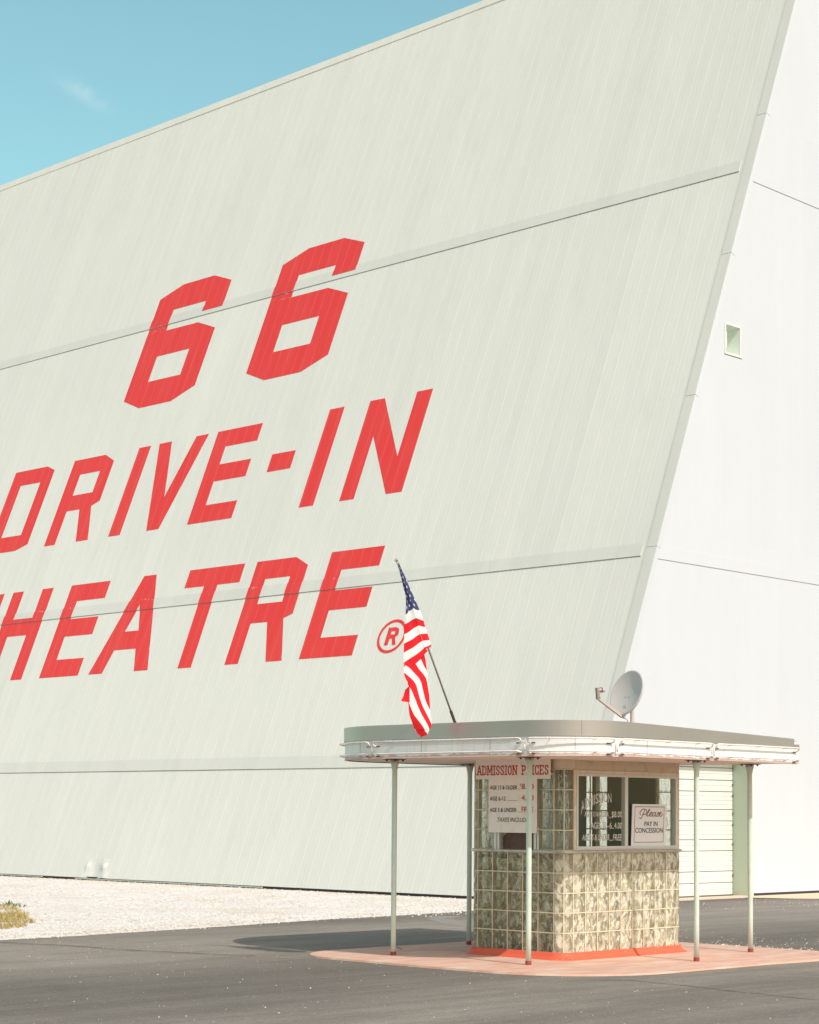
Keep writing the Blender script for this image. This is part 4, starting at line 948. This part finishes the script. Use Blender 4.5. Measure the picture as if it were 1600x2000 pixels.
# neon tubing sections
def dist_of(pred):
    d = 0
    while d < LEN:
        p_, tg = at(d)
        if pred(p_): return d
        d += .01
    return LEN
dA = dist_of(lambda p_: p_.x > -14.07); dB = dist_of(lambda p_: p_.x > -12.05); dC = dist_of(lambda p_: p_.y > 14.64 and p_.x > -11.6); dD = dist_of(lambda p_: p_.y > 16.19 and p_.x > -11.6); dE = LEN - .05
ZTU, ZTL, OFFT = 2.212, 2.088, 0.052
for k, (d0, d1) in enumerate(((dA - 1.5, dA - .05), (dA + .0, dB - .03), (dB + .03, dC - .04), (dC + .04, dD - .03), (dD + .03, dE))):
    def pt(d, o_, z): p_, tg = at(d); return p_ + Vector((tg.y, -tg.x, 0)) * o_ + Vector((0, 0, z))
    n = max(8, int((d1 - d0) / .09)); dd = [d0 + .035 + (d1 - d0 - .07) * i / n for i in range(n + 1)]
    mb = MB(); wob = lambda d: .003 * noise.noise(Vector((d * 4, k, 0)))
    up_ = [pt(d0 + .03, .012, ZTU - .045), pt(d0 + .005, .03, ZTU - .032), pt(d0 + .008, OFFT - .004, ZTU - .006)] + [pt(d, OFFT, ZTU + wob(d)) for d in dd] + [pt(d1 - .008, OFFT - .004, ZTU - .006), pt(d1 - .005, .03, ZTU - .032), pt(d1 - .03, .012, ZTU - .045)]
    lo_ = [pt(d0 + .03, .012, ZTL - .02), pt(d0 + .004, .035, ZTL - .008)] + [pt(d, OFFT, ZTL + wob(d + 9)) for d in dd] + [pt(d1 - .004, .035, ZTL - .008), pt(d1 - .03, .012, ZTL - .02)]
    mb.tube(up_, .0085, 8); mb.tube(lo_, .0085, 8); nt_o = mb.build('neon_tube', M_neon, booth, smooth=True)
    for d, s_ in ((d0, 1), (d1, -1)):
        for z, a in ((ZTU - .045, .03), (ZTL - .022, .03)): mb = MB(); mb.tube([pt(d + s_ * a, .013, z), pt(d + s_ * (a + .040), .012, z)], .0065, 8); mb.build('electrode_boot', M_boot, nt_o)
    m_ = max(2, int((d1 - d0) / .45))
    for i in range(m_):
        d = d0 + (d1 - d0) * (i + .5) / m_
        for z in (ZTU, ZTL): mb = MB(); mb.tube([pt(d, .0, z - .012), pt(d, OFFT - .004, z - .010), pt(d, OFFT + .012, z)], .003, 5); mb.build('tube_clip', M_dishsteel, nt_o)
for d in (dA - .022, dB, dC, dD):
    mb = MB(); p_, tg = at(d); nn = Vector((tg.y, -tg.x, 0)); mb.tube([p_ + nn * .03 + Vector((0, 0, ZTL)), p_ + nn * .03 + Vector((0, 0, ZTU - .03))], .008, 8); mb.build('neon_joint', M_neon, booth, smooth=True)

# ---- posts
PR = 0.0275
def post(x, y, dx, dy):
    zt_ = CZ0 - .006; mb = MB()
    prof = [(0.055, PR), (0.4, PR), (0.8, PR), (1.2, PR), (1.6, PR), (1.93, PR), (1.975, PR * 1.25), (2.01, PR * 1.6), (zt_ - .006, PR * 1.65)]
    mb.tube([(x + dx * z / 2, y + dy * z / 2, z) for z, _ in prof], [r for _, r in prof], 16)
    o = mb.build('post', M_post, booth, smooth=True)
    mb = MB(); mb.tube([(x, y, .012), (x, y, .056)], [PR + .0035, PR + .003], 16); mb.build('post_base', M_postred, o)
    mb = MB(); mb.box((x + dx - .085, y + dy - .085, zt_ - .006), (x + dx + .085, y + dy + .085, zt_)); 
    for sx_, sy_ in ((-1, -1), (1, -1), (1, 1), (-1, 1)): mb.tube([(x + dx + sx_ * .06, y + dy + sy_ * .06, zt_ - .022), (x + dx + sx_ * .06, y + dy + sy_ * .06, zt_ - .004)], .011, 6)
    mb.build('flange', M_flange, o)
for a in ((-14.17, 14.40, .0, .0), (-12.415, 14.50, .0, .0), (-11.61, 16.165, 0, 0), (-12.0, 17.70, -.01, 0), (-14.76, 16.21, 0, 0)): post(*a)

# ================================================================== SIGNS
def text_mesh(s_, shear=0.0):
    cu = bpy.data.curves.new('txt', 'FONT'); cu.body = s_; cu.shear = shear; cu.resolution_u = 3
    o = bpy.data.objects.new('txt', cu); COL.objects.link(o)
    dg = bpy.context.evaluated_depsgraph_get(); me = bpy.data.meshes.new_from_object(o.evaluated_get(dg)); bpy.data.objects.remove(o)
    vs = [v.co.copy() for v in me.vertices]; fs = [tuple(p.vertices) for p in me.polygons]; bpy.data.meshes.remove(me)
    return vs, fs
def put_text(mb, s_, x0, x1, z0, z1, F3, mi=0, shear=0.0, bold=0.0):
    """F3(u,v) maps sign-plane coordinates to the world"""
    vs, fs = text_mesh(s_, shear); ax = min(v.x for v in vs); bx = max(v.x for v in vs); ay = min(v.y for v in vs); by = max(v.y for v in vs)
    offs = [(0, 0)] if not bold else [(0, 0), (bold, 0), (0, bold), (bold, bold)]
    for i, (ox, oy) in enumerate(offs):
        mb.add([F3(x0 + (x1 - x0) * (v.x - ax) / (bx - ax) + ox, z0 + (z1 - z0) * (v.y - ay) / (by - ay) + oy, i * .0002) for v in vs], fs, mi)
def stroke(mb, pts, w, F3, mi=0, k=0):
    for j, ((a, b_), (c, d)) in enumerate(zip(pts[:-1], pts[1:])):
        L = math.hypot(c - a, d - b_) or 1e-6; nx_, ny_ = -(d - b_) / L * w / 2, (c - a) / L * w / 2; ex, ey = (c - a) / L * w * .35, (d - b_) / L * w * .35; h = ((j + k) % 7) * .00012
        mb.add([F3(a - ex + nx_, b_ - ey + ny_, h), F3(a - ex - nx_, b_ - ey - ny_, h), F3(c + ex - nx_, d + ey - ny_, h), F3(c + ex + nx_, d + ey + ny_, h)], [(0, 1, 2, 3)], mi)
# price board on the front face
YS = 15.128
ps = empty('price_sign', (-13.18, YS, 1.29))
tag(ps, 'stepped white admission prices board hanging over the ticket window behind the front post', 'sign')
mb = MB(); mb.box((-13.69, YS, 1.849), (-12.677, YS + .012, 2.050)); mb.build('header_panel', M_signw, ps)
mb = MB(); mb.box((-13.512, YS + .002, 1.296), (-12.855, YS + .012, 1.8485)); mb.build('price_panel', M_signw, ps)
for x, z in ((-13.66, 1.9), (-12.72, 1.9), (-13.49, 1.34), (-12.90, 1.34)): mb = MB(); mb.box((x, YS + .012, z - .01), (x + .02, BY0 + .01, z + .01)); mb.build('bracket', M_alu, ps)
FS = lambda u, v, h=0: Vector((u, YS - .0015 - h, v))
# slab serif capitals
SL = {'A': (1.0, [[(0.08, 0), (.5, 1), (.92, 0)], [(.24, .34), (.76, .34)]], [(0.08, 0), (.92, 0)], []),
      'D': (.95, [[(.16, 0), (.16, 1)], [(.16, .95), (.55, .95), (.86, .72), (.86, .28), (.55, .05), (.16, .05)]], [(.12, 0)], [(.12, 1)]),
      'M': (1.15, [[(.12, 0), (.12, 1), (.5, .25), (.88, 1), (.88, 0)]], [(.12, 0), (.88, 0)], [(.12, 1), (.88, 1)]),
      'I': (.5, [[(.5, 0), (.5, 1)]], [(.5, 0)], [(.5, 1)]),
      'S': (.8, [[(.88, .72), (.80, .92), (.5, .97), (.2, .9), (.14, .72), (.3, .56), (.7, .44), (.86, .28), (.78, .1), (.5, .03), (.2, .08), (.12, .28)]], [], []),
      'O': (.85, [[(.5, .97), (.8, .85), (.88, .5), (.8, .15), (.5, .03), (.2, .15), (.12, .5), (.2, .85), (.5, .97)]], [], []),
      'N': (1.0, [[(.14, 0), (.14, 1), (.86, 0), (.86, 1)]], [(.14, 0)], [(.14, 1), (.86, 1)]),
      'P': (.88, [[(.2, 0), (.2, 1)], [(.2, .95), (.62, .95), (.84, .82), (.84, .6), (.62, .47), (.2, .47)]], [(.2, 0)], [(.16, 1)]),
      'R': (.95, [[(.18, 0), (.18, 1)], [(.18, .95), (.6, .95), (.82, .82), (.82, .62), (.6, .5), (.18, .5)], [(.55, .5), (.84, 0)]], [(.18, 0), (.84, 0)], [(.14, 1)]),
      'C': (.85, [[(.86, .7), (.78, .9), (.5, .97), (.2, .85), (.12, .5), (.2, .15), (.5, .03), (.78, .1), (.88, .3)]], [], []),
      'E': (.9, [[(.18, 0), (.18, 1)], [(.18, .95), (.86, .95), (.86, .78)], [(.18, .5), (.62, .5)], [(.18, .05), (.88, .05), (.88, .24)]], [(.14, 0)], [(.14, 1)]), ' ': (.7, [], [], [])}
mb = MB(); word = 'ADMISSION PRICES'; tot = sum(SL[c][0] + .14 for c in word) - .14; u0, u1, v0, v1 = -13.672, -12.695, 1.893, 1.988
kx = (u1 - u0) / tot; cur = u0; kk = 0
for ch in word:
    w_, strokes, fb, ft = SL[ch]; W = w_ * kx
    for st_ in strokes:
        stroke(mb, [(cur + x * W, v0 + y * (v1 - v0)) for x, y in st_], .0135, FS, 0, kk); kk += 1
    for x, y in fb: stroke(mb, [(cur + x * W - .017, v0 + .004), (cur + x * W + .017, v0 + .004)], .010, FS, 0, kk); kk += 1
    for x, y in ft: stroke(mb, [(cur + x * W - .017, v1 - .004), (cur + x * W + .017, v1 - .004)], .010, FS, 0, kk); kk += 1
    cur += W + .14 * kx
mb.build('header_lettering', M_inkred, ps)
mb = MB(); mr = MB()
put_text(mb, 'AGE 13 & OLDER', -13.490, -13.115, 1.741, 1.783, FS, bold=.0008); put_text(mb, 'AGE 6-12', -13.490, -13.272, 1.626, 1.668, FS, bold=.0008); put_text(mb, 'AGE 5 & UNDER', -13.490, -13.125, 1.508, 1.551, FS, bold=.0008)
put_text(mb, 'TAXES INCLUDED', -13.385, -12.925, 1.407, 1.452, FS, shear=.3)
for a, c, z in ((-13.10, -13.078, 1.742), (-13.25, -13.11, 1.628), (-13.10, -13.07, 1.510)): stroke(mb, [(a, z), (c, z)], .003, FS)
put_text(mr, '$', -13.078, -13.062, 1.772, 1.803, FS); put_text(mr, '8.00', -13.055, -12.893, 1.744, 1.797, FS, bold=.001); put_text(mr, '4.00', -13.055, -12.893, 1.628, 1.681, FS, bold=.001); put_text(mr, 'FREE', -13.053, -12.898, 1.508, 1.563, FS, bold=.001)
mb.build('price_lettering', M_inkblk, ps); mr.build('price_figures', M_inkred, ps)
# maroon board seen through the ticket window
mb = MB(); XA, XB = -13.43, -12.98; pts_ = [(XA, ZU0 + .006), (XA, 1.25), (XA + .10, 1.335), (XB - .10, 1.335), (XB, 1.25), (XB, ZU0 + .006)]
mb.add([(x, 15.27, z) for x, z in pts_] + [(x, 15.285, z) for x, z in pts_], [tuple(range(6)), tuple(range(11, 5, -1))] + [(i, (i + 1) % 6, 6 + (i + 1) % 6, 6 + i) for i in range(6)])
mbd = mb.build('shutter_board', M_maroon); tag(mbd, 'dark maroon board with cut corners standing in the ticket window opening', 'board')
mb = MB(); mb.tube([(-13.15 + .20 * math.cos(R(a)), 15.266, ZU0 + .02 + .20 * math.sin(R(a))) for a in range(0, 181, 12)], .004, 6)
o = mb.build('curved_rib', worn('maroon_rib', (0.19, 0.04, 0.04), .5), mbd)
# white lettering painted on the left pane of the side window
XG = BX1 - .0185
FW = lambda u, v, h=0: Vector((XG + .0006 + h, u, v))
mb = MB(); ms = MB()
word = 'ADMISSION'; y0_, y1_ = 15.475, 15.985; n = len(word); ws = [1, .95, 1.15, .45, .85, .85, .45, 1, 1]; tw_ = sum(ws); cur = y0_
for i, ch in enumerate(word):
    w_ = (y1_ - y0_) * ws[i] / tw_; cx = cur + w_ / 2; t = (cx - y0_) / (y1_ - y0_)
    base = 1.515 + .105 * math.sin(t * math.pi * .62) / math.sin(math.pi * .5); hgt = .105 - .012 * t; slope = .30 * (1 - t)
    for tgt, grow, dz in ((ms, .008, 0.0), (mb, 0.0, .0008)):
        vs, fs = text_mesh(ch, 0); ax = min(v.x for v in vs); bx = max(v.x for v in vs); ay = min(v.y for v in vs); by = max(v.y for v in vs)
        out = []
        for v in vs:
            a = (v.x - ax) / (bx - ax); b2 = (v.y - ay) / (by - ay); ww = (w_ * .80 if ch != 'I' else w_ * .4) + grow
            u = cx + (a - .5) * ww; z = base - grow / 2 + b2 * (hgt + grow) + (u - cx) * slope + (0.03 * (1 - b2) * -1 if ch == 'A' and a < .3 and i == 0 else 0)
            out.append(FW(u, z, dz))
        tgt.add(out, fs)
    cur += w_
for s_, a, c, z0, z1, shr in (('AGES 13 & OLDER', 15.54, 15.93, 1.470, 1.515, 0), ('$8.00', 15.985, 16.160, 1.455, 1.52, 0), ('AGES 12 -', 15.645, 15.93, 1.345, 1.405, 0), ('6', 15.95, 15.985, 1.345, 1.405, 0), ('4.00', 16.03, 16.158, 1.345, 1.405, 0), ('AGES 5 & UNDER', 15.50, 15.945, 1.225, 1.282, .15), ('FREE', 16.005, 16.155, 1.222, 1.282, .2)):
    put_text(ms, s_, a - .004, c + .004, z0 - .005, z1 + .004, lambda u, v, h=0: FW(u, v, h), 0, shr, bold=.0035); put_text(mb, s_, a, c, z0, z1, lambda u, v, h=0: FW(u, v, .0012 + h), 0, shr, bold=.0012)
for a, c, z in ((15.94, 15.978, 1.456), (15.995, 16.022, 1.347), (15.95, 16.0, 1.224)): stroke(mb, [(a, z), (c, z)], .006, lambda u, v, h=0: FW(u, v, .0012 + h))
mb.build('pane_lettering', M_inkwht, win); ms.build('pane_lettering_outline', M_inkshadow, win)
# please-pay sign leaning inside the right pane
A0, A1, B0, B1 = 16.325, 16.925, 1.160, 1.603
XPS = BX1 - .010
pay = empty('notice_sign', (XPS, 16.62, B0)); tag(pay, 'white notice with thin maroon border asking to pay in concession, in the right pane', 'sign')
def FPY(u, v, h=0): return Vector((XPS + .004 + h, A0 + (A1 - A0) * u - .022 * (1 - v), B0 + (B1 - B0) * v))
mb = MB(); q = [FPY(0, 0), FPY(1, 0), FPY(1, 1), FPY(0, 1)]; bk = [p_ - Vector((.006, 0, 0)) for p_ in q]; mb.add(q + bk, [(0, 1, 2, 3), (7, 6, 5, 4)] + [(i, (i + 1) % 4, 4 + (i + 1) % 4, 4 + i) for i in range(4)]); mb.build('panel', M_paper, pay)
FQ = lambda u, v, h=0: FPY(u, v, .0012 + h)
def fr_(m, t, mb):
    for lo, hi in (((m, m * 1.2), (1 - m, m * 1.2 + t)), ((m, 1 - m), (1 - m, 1 - m + t)), ((m, m * 1.2), (m + t * .8, 1 - m)), ((1 - m - t * .8, m * 1.2), (1 - m, 1 - m))):
        mb.add([FQ(lo[0], lo[1]), FQ(hi[0], lo[1]), FQ(hi[0], hi[1]), FQ(lo[0], hi[1])], [(0, 1, 2, 3)])
mb = MB(); fr_(.07, .014, mb)
# script word
def cr(P, n=5):
    out = []
    for i in range(len(P) - 1):
        p0, p1, p2, p3 = P[max(i - 1, 0)], P[i], P[i + 1], P[min(i + 2, len(P) - 1)]
        for k in range(n):
            t = k / n; out.append(tuple(.5 * (2 * p1[j] + (p2[j] - p0[j]) * t + (2 * p0[j] - 5 * p1[j] + 4 * p2[j] - p3[j]) * t * t + (3 * p1[j] - p0[j] - 3 * p2[j] + p3[j]) * t ** 3) for j in (0, 1)))
    return out + [P[-1]]
for pth in ([(.24, .74), (.22, .80), (.30, .88), (.40, .86), (.41, .79), (.34, .75), (.30, .76)], [(.36, .87), (.31, .76), (.26, .66), (.21, .68)],
            [(.40, .73), (.47, .82), (.50, .88), (.47, .86), (.43, .76), (.44, .71), (.50, .74)], [(.50, .74), (.57, .79), (.54, .81), (.50, .76), (.52, .71), (.59, .74)],
            [(.68, .79), (.62, .80), (.58, .75), (.61, .71), (.66, .76), (.68, .80), (.66, .73), (.69, .71), (.72, .75)], [(.72, .75), (.76, .81), (.77, .75), (.75, .71), (.71, .72)], [(.77, .74), (.83, .78), (.84, .81), (.79, .79), (.79, .73), (.83, .71), (.89, .76)]):
    stroke(mb, cr(pth), .018, FQ)
mb.build('script_lettering', M_inkmar, pay)
mb = MB(); put_text(mb, 'PAY IN', .36, .74, .475, .585, FQ, bold=.003); put_text(mb, 'CONCESSION', .10, .90, .315, .43, FQ, bold=.003); mb.build('lettering', M_inkblk, pay)

# ================================================================== FLAG
FX = -13.094
FLAG_A = [(13.32, 3.922, 13.325, 3.895, 1), (13.402, 3.801, 13.367, 3.793, 0.86), (13.467, 3.7, 13.417, 3.673, 0.73), (13.537, 3.595, 13.455, 3.575, 0.6), (13.627, 3.466, 13.507, 3.475, 0.4615), (13.678, 3.374, 13.541, 3.387, 0.385), (13.706, 3.311, 13.575, 3.315, 0.308), (13.739, 3.253, 13.609, 3.236, 0.231), (13.771, 3.19, 13.643, 3.172, 0.154), (13.79, 3.149, 13.664, 3.108, 0.08), (13.797, 3.126, 13.693, 3.096, 0.002)]
FLAG_B = [(13.325, 3.895, 13.328, 3.868, 1), (13.367, 3.793, 13.358, 3.783, 0.86), (13.417, 3.673, 13.404, 3.676, 0.73), (13.455, 3.575, 13.445, 3.574, 0.6), (13.507, 3.475, 13.45, 3.417, 0.4615), (13.541, 3.387, 13.451, 3.325, 0.385), (13.575, 3.315, 13.451, 3.225, 0.308), (13.609, 3.236, 13.451, 3.136, 0.231), (13.643, 3.172, 13.452, 3.046, 0.154), (13.68, 3.109, 13.454, 2.951, 0.077), (13.72, 3.079, 13.463, 2.841, 0.002)]
FLAG_C = [(13.714, 3.083, 0.002, 13.465, 2.957, 0.2), (13.742, 2.955, 0.03, 13.457, 2.827, 0.33), (13.765, 2.807, 0.125, 13.508, 2.733, 0.385), (13.789, 2.622, 0.16, 13.516, 2.581, 0.46), (13.81, 2.474, 0.25, 13.547, 2.435, 0.5), (13.837, 2.372, 0.3, 13.617, 2.318, 0.538), (13.829, 2.326, 0.33, 13.658, 2.273, 0.538), (13.769, 2.272, 0.42, 13.709, 2.236, 0.538)]
FLAG_D = [(13.515, 2.729, 13.504, 2.691, 0.03), (13.516, 2.637, 13.472, 2.616, 0.05), (13.516, 2.565, 13.446, 2.576, 0.07)]
flag = empty('flag', (FX, 14.16, 2.385)); tag(flag, 'limp striped flag with starred blue corner hanging from a slanted pole on the canopy', 'flag')
def cat(vals, t):
    n = len(vals) - 1; i = min(int(t * n), n - 1); f_ = t * n - i; p0, p1, p2, p3 = vals[max(i - 1, 0)], vals[i], vals[i + 1], vals[min(i + 2, n)]
    return [.5 * (2 * b_ + (c - a) * f_ + (2 * a - 5 * b_ + 4 * c - d) * f_ * f_ + (3 * b_ - a - 3 * c + d) * f_ ** 3) for a, b_, c, d in zip(p0, p1, p2, p3)]
mb = MB(); NR, NC = 60, 12
def patch(rows, u0, u1, xo, wav, twist=0.0):
    P, U = [], []
    for i in range(NR + 1):
        t = i / NR; ya, za, yb, zb, va, vb = cat(rows, t); pr_, ur_ = [], []
        for j in range(NC + 1):
            s_ = j / NC; y = ya + (yb - ya) * s_; z = za + (zb - za) * s_; v = va + (vb - va) * s_; u = u0(t) + (u1(t) - u0(t)) * s_
            x = FX + xo(t, s_) + wav * math.sin(s_ * 7 + t * 5) * min(1, t * 4) + .004 * noise.noise(Vector((s_ * 3, t * 12, u0(t) * 20)))
            pr_.append(Vector((x, y, z))); ur_.append((u, max(.001, min(.999, v))))
        P.append(pr_); U.append(ur_)
    mb.grid(P, 0, U)
A_ = [(a, b_, c, d, v, v) for a, b_, c, d, v in FLAG_A]; B_ = [(a, b_, c, d, v, v) for a, b_, c, d, v in FLAG_B]
patch(A_, lambda t: 0.0, lambda t: .03 + .10 * t, lambda t, s_: .012 + .030 * s_ * min(1, t * 2), .004)
patch(B_, lambda t: .03 + .10 * t, lambda t: .12 + .18 * t, lambda t, s_: .012 + .030 * (1 - s_) * min(1, t * 2) - .035 * s_ * min(1, t * 2), .008)
patch([(a, b_, c, d, v, w) for a, b_, v, c, d, w in FLAG_C], lambda t: .45 + .5 * t, lambda t: .5 + .45 * t, lambda t, s_: -.012 + .028 * math.sin(s_ * math.pi) - .02 * s_, .010)
patch([(a, b_, c, d, v, v) for a, b_, c, d, v in FLAG_D], lambda t: .6, lambda t: .7, lambda t, s_: -.05 * s_ - .01, .0)
cl = mb.build('cloth', M_flag, flag, smooth=True)
P0, P1 = Vector((FX, 14.16, 2.385)), Vector((FX, 13.313, 3.926))
mb = MB(); d_ = (P1 - P0).normalized(); mb.tube([P0 + d_ * .05, P1], .0095, 10); mb.tube([P1 - d_ * .005, P1 + d_ * .006, P1 + d_ * .018, P1 + d_ * .026], [.0095, .017, .014, .004], 10)
mb.tube([P1 + Vector((0, -.03, .002)), P1 + Vector((0, .01, -.004))], .006, 6); mb.build('pole', M_pole, flag, smooth=True)
mb = MB(); mb.tube([P0 - d_ * .04, P0 + d_ * .14], .015, 10); mb.box((FX - .04, 14.14, 2.36), (FX + .04, 14.22, 2.372)); mb.build('pole_socket', worn('dark_socket', (0.10, .06, .05), .5, .3), flag)

# ================================================================== SATELLITE DISH
DC = Vector((-12.723, 16.442, 2.792)); DN = Vector((-.148, -.936, .316)).normalized()
dish = empty('satellite_dish', (-12.74, 16.53, 2.33)); tag(dish, 'small grey satellite dish with arm on the canopy roof', 'satellite dish')
e1_ = DN.cross(Vector((0, 0, 1))).normalized(); e2_ = e1_.cross(DN).normalized()
mb = MB(); RD = .236; rings = 9; seg = 40
P = [[DC - DN * (.048 * (1 - (k / rings) ** 2)) + (e1_ * math.cos(2 * math.pi * i / seg) * .97 + e2_ * math.sin(2 * math.pi * i / seg) * 1.04) * RD * (k / rings) for i in range(seg + 1)] for k in range(rings + 1)]
mb.grid(P)
rim = P[-1]; P2 = [rim, [p_ + (p_ - DC) * .045 - DN * .004 for p_ in rim], [p_ + (p_ - DC) * .045 - DN * .02 for p_ in rim], [p_ - DN * .022 for p_ in rim]]
mb.grid(P2); mb.grid([P2[-1]] + [[DC - DN * (.062 * (1 - (k / rings) ** 2) + .012) + (p_ - DC) * (k / rings) for p_ in rim] for k in range(rings - 1, -1, -1)])
mb.build('reflector', M_dish, dish, auto=R(50))
mb = MB(); low = DC - e2_ * RD
armb = low - DN * .03 - e2_ * .03; arme = DC + DN * .36 - e2_ * .20; br = arme + Vector((0, 0, .105)) + DN * .012
def bar(mb, a, c, w, h, side):
    d = (c - a).normalized(); s_ = side.normalized(); u = s_.cross(d).normalized(); vs = []
    for p_ in (a, c):
        for sx_, sz_ in ((-1, -1), (1, -1), (1, 1), (-1, 1)): vs.append(p_ + s_ * sx_ * w / 2 + u * sz_ * h / 2)
    mb.add(vs, [(0, 1, 2, 3), (7, 6, 5, 4), (0, 4, 5, 1), (1, 5, 6, 2), (2, 6, 7, 3), (3, 7, 4, 0)])
bar(mb, armb, arme, .03, .03, e1_); mb.build('arm', M_dishsteel, dish)
mb = MB(); bar(mb, arme - Vector((0, 0, .012)), br, .03, .036, e1_); mb.build('feed_bracket', worn('bracket_brown', (.30, .23, .20), .5), dish)
mb = MB(); fb_ = br - Vector((0, 0, .02)); tgt = (DC - fb_).normalized(); mb.tube([fb_, fb_ + tgt * .045, fb_ + tgt * .05, fb_ + tgt * .075, fb_ + tgt * .08, fb_ + tgt * .10], [.016, .016, .026, .027, .018, .02], 12); fd = mb.build('feed_horn', M_dishsteel, dish, auto=R(40))
mb = MB(); mb.tube([fb_ + tgt * .049, fb_ + tgt * .058], .0285, 12); mb.build('horn_ring', M_dishdark, fd)
mb = MB(); bar(mb, low - DN * .045 + e2_ * .10, armb - e2_ * .0, .05, .035, e1_); mt = DC - DN * .16 - e2_ * .10; mtop = Vector((-12.735, mt.y, 2.66))
bar(mb, low - DN * .045 + e2_ * .06, mtop, .045, .03, e1_); mb.tube([(mtop.x, mtop.y, 2.33), (mtop.x, mtop.y, 2.70)], .021, 12); mb.box((mtop.x - .08, mtop.y - .08, 2.325), (mtop.x + .08, mtop.y + .08, 2.337)); mb.build('mast', M_dishsteel, dish, auto=R(40))
mb = MB(); mb.tube([armb + Vector((0, 0, -.01)), armb + Vector((.02, .03, -.02)), Vector((mtop.x - .02, mtop.y - .06, 2.50)), Vector((mtop.x + .005, mtop.y - .03, 2.42)), Vector((mtop.x + .01, mtop.y - .03, 2.345))], .004, 6); mb.build('cable', M_dishdark, dish)
for a, c in ((-.01, -.035), (.045, -.035), (-.02, -.16)):
    mb = MB(); 
    q_ = DC + e1_ * a + e2_ * c - DN * (.048 * (1 - ((a * a + c * c) ** .5 / RD) ** 2) - .002); mb.tube([q_, q_ + DN * .004], .005, 6); mb.build('bolt', M_dishdark, dish)
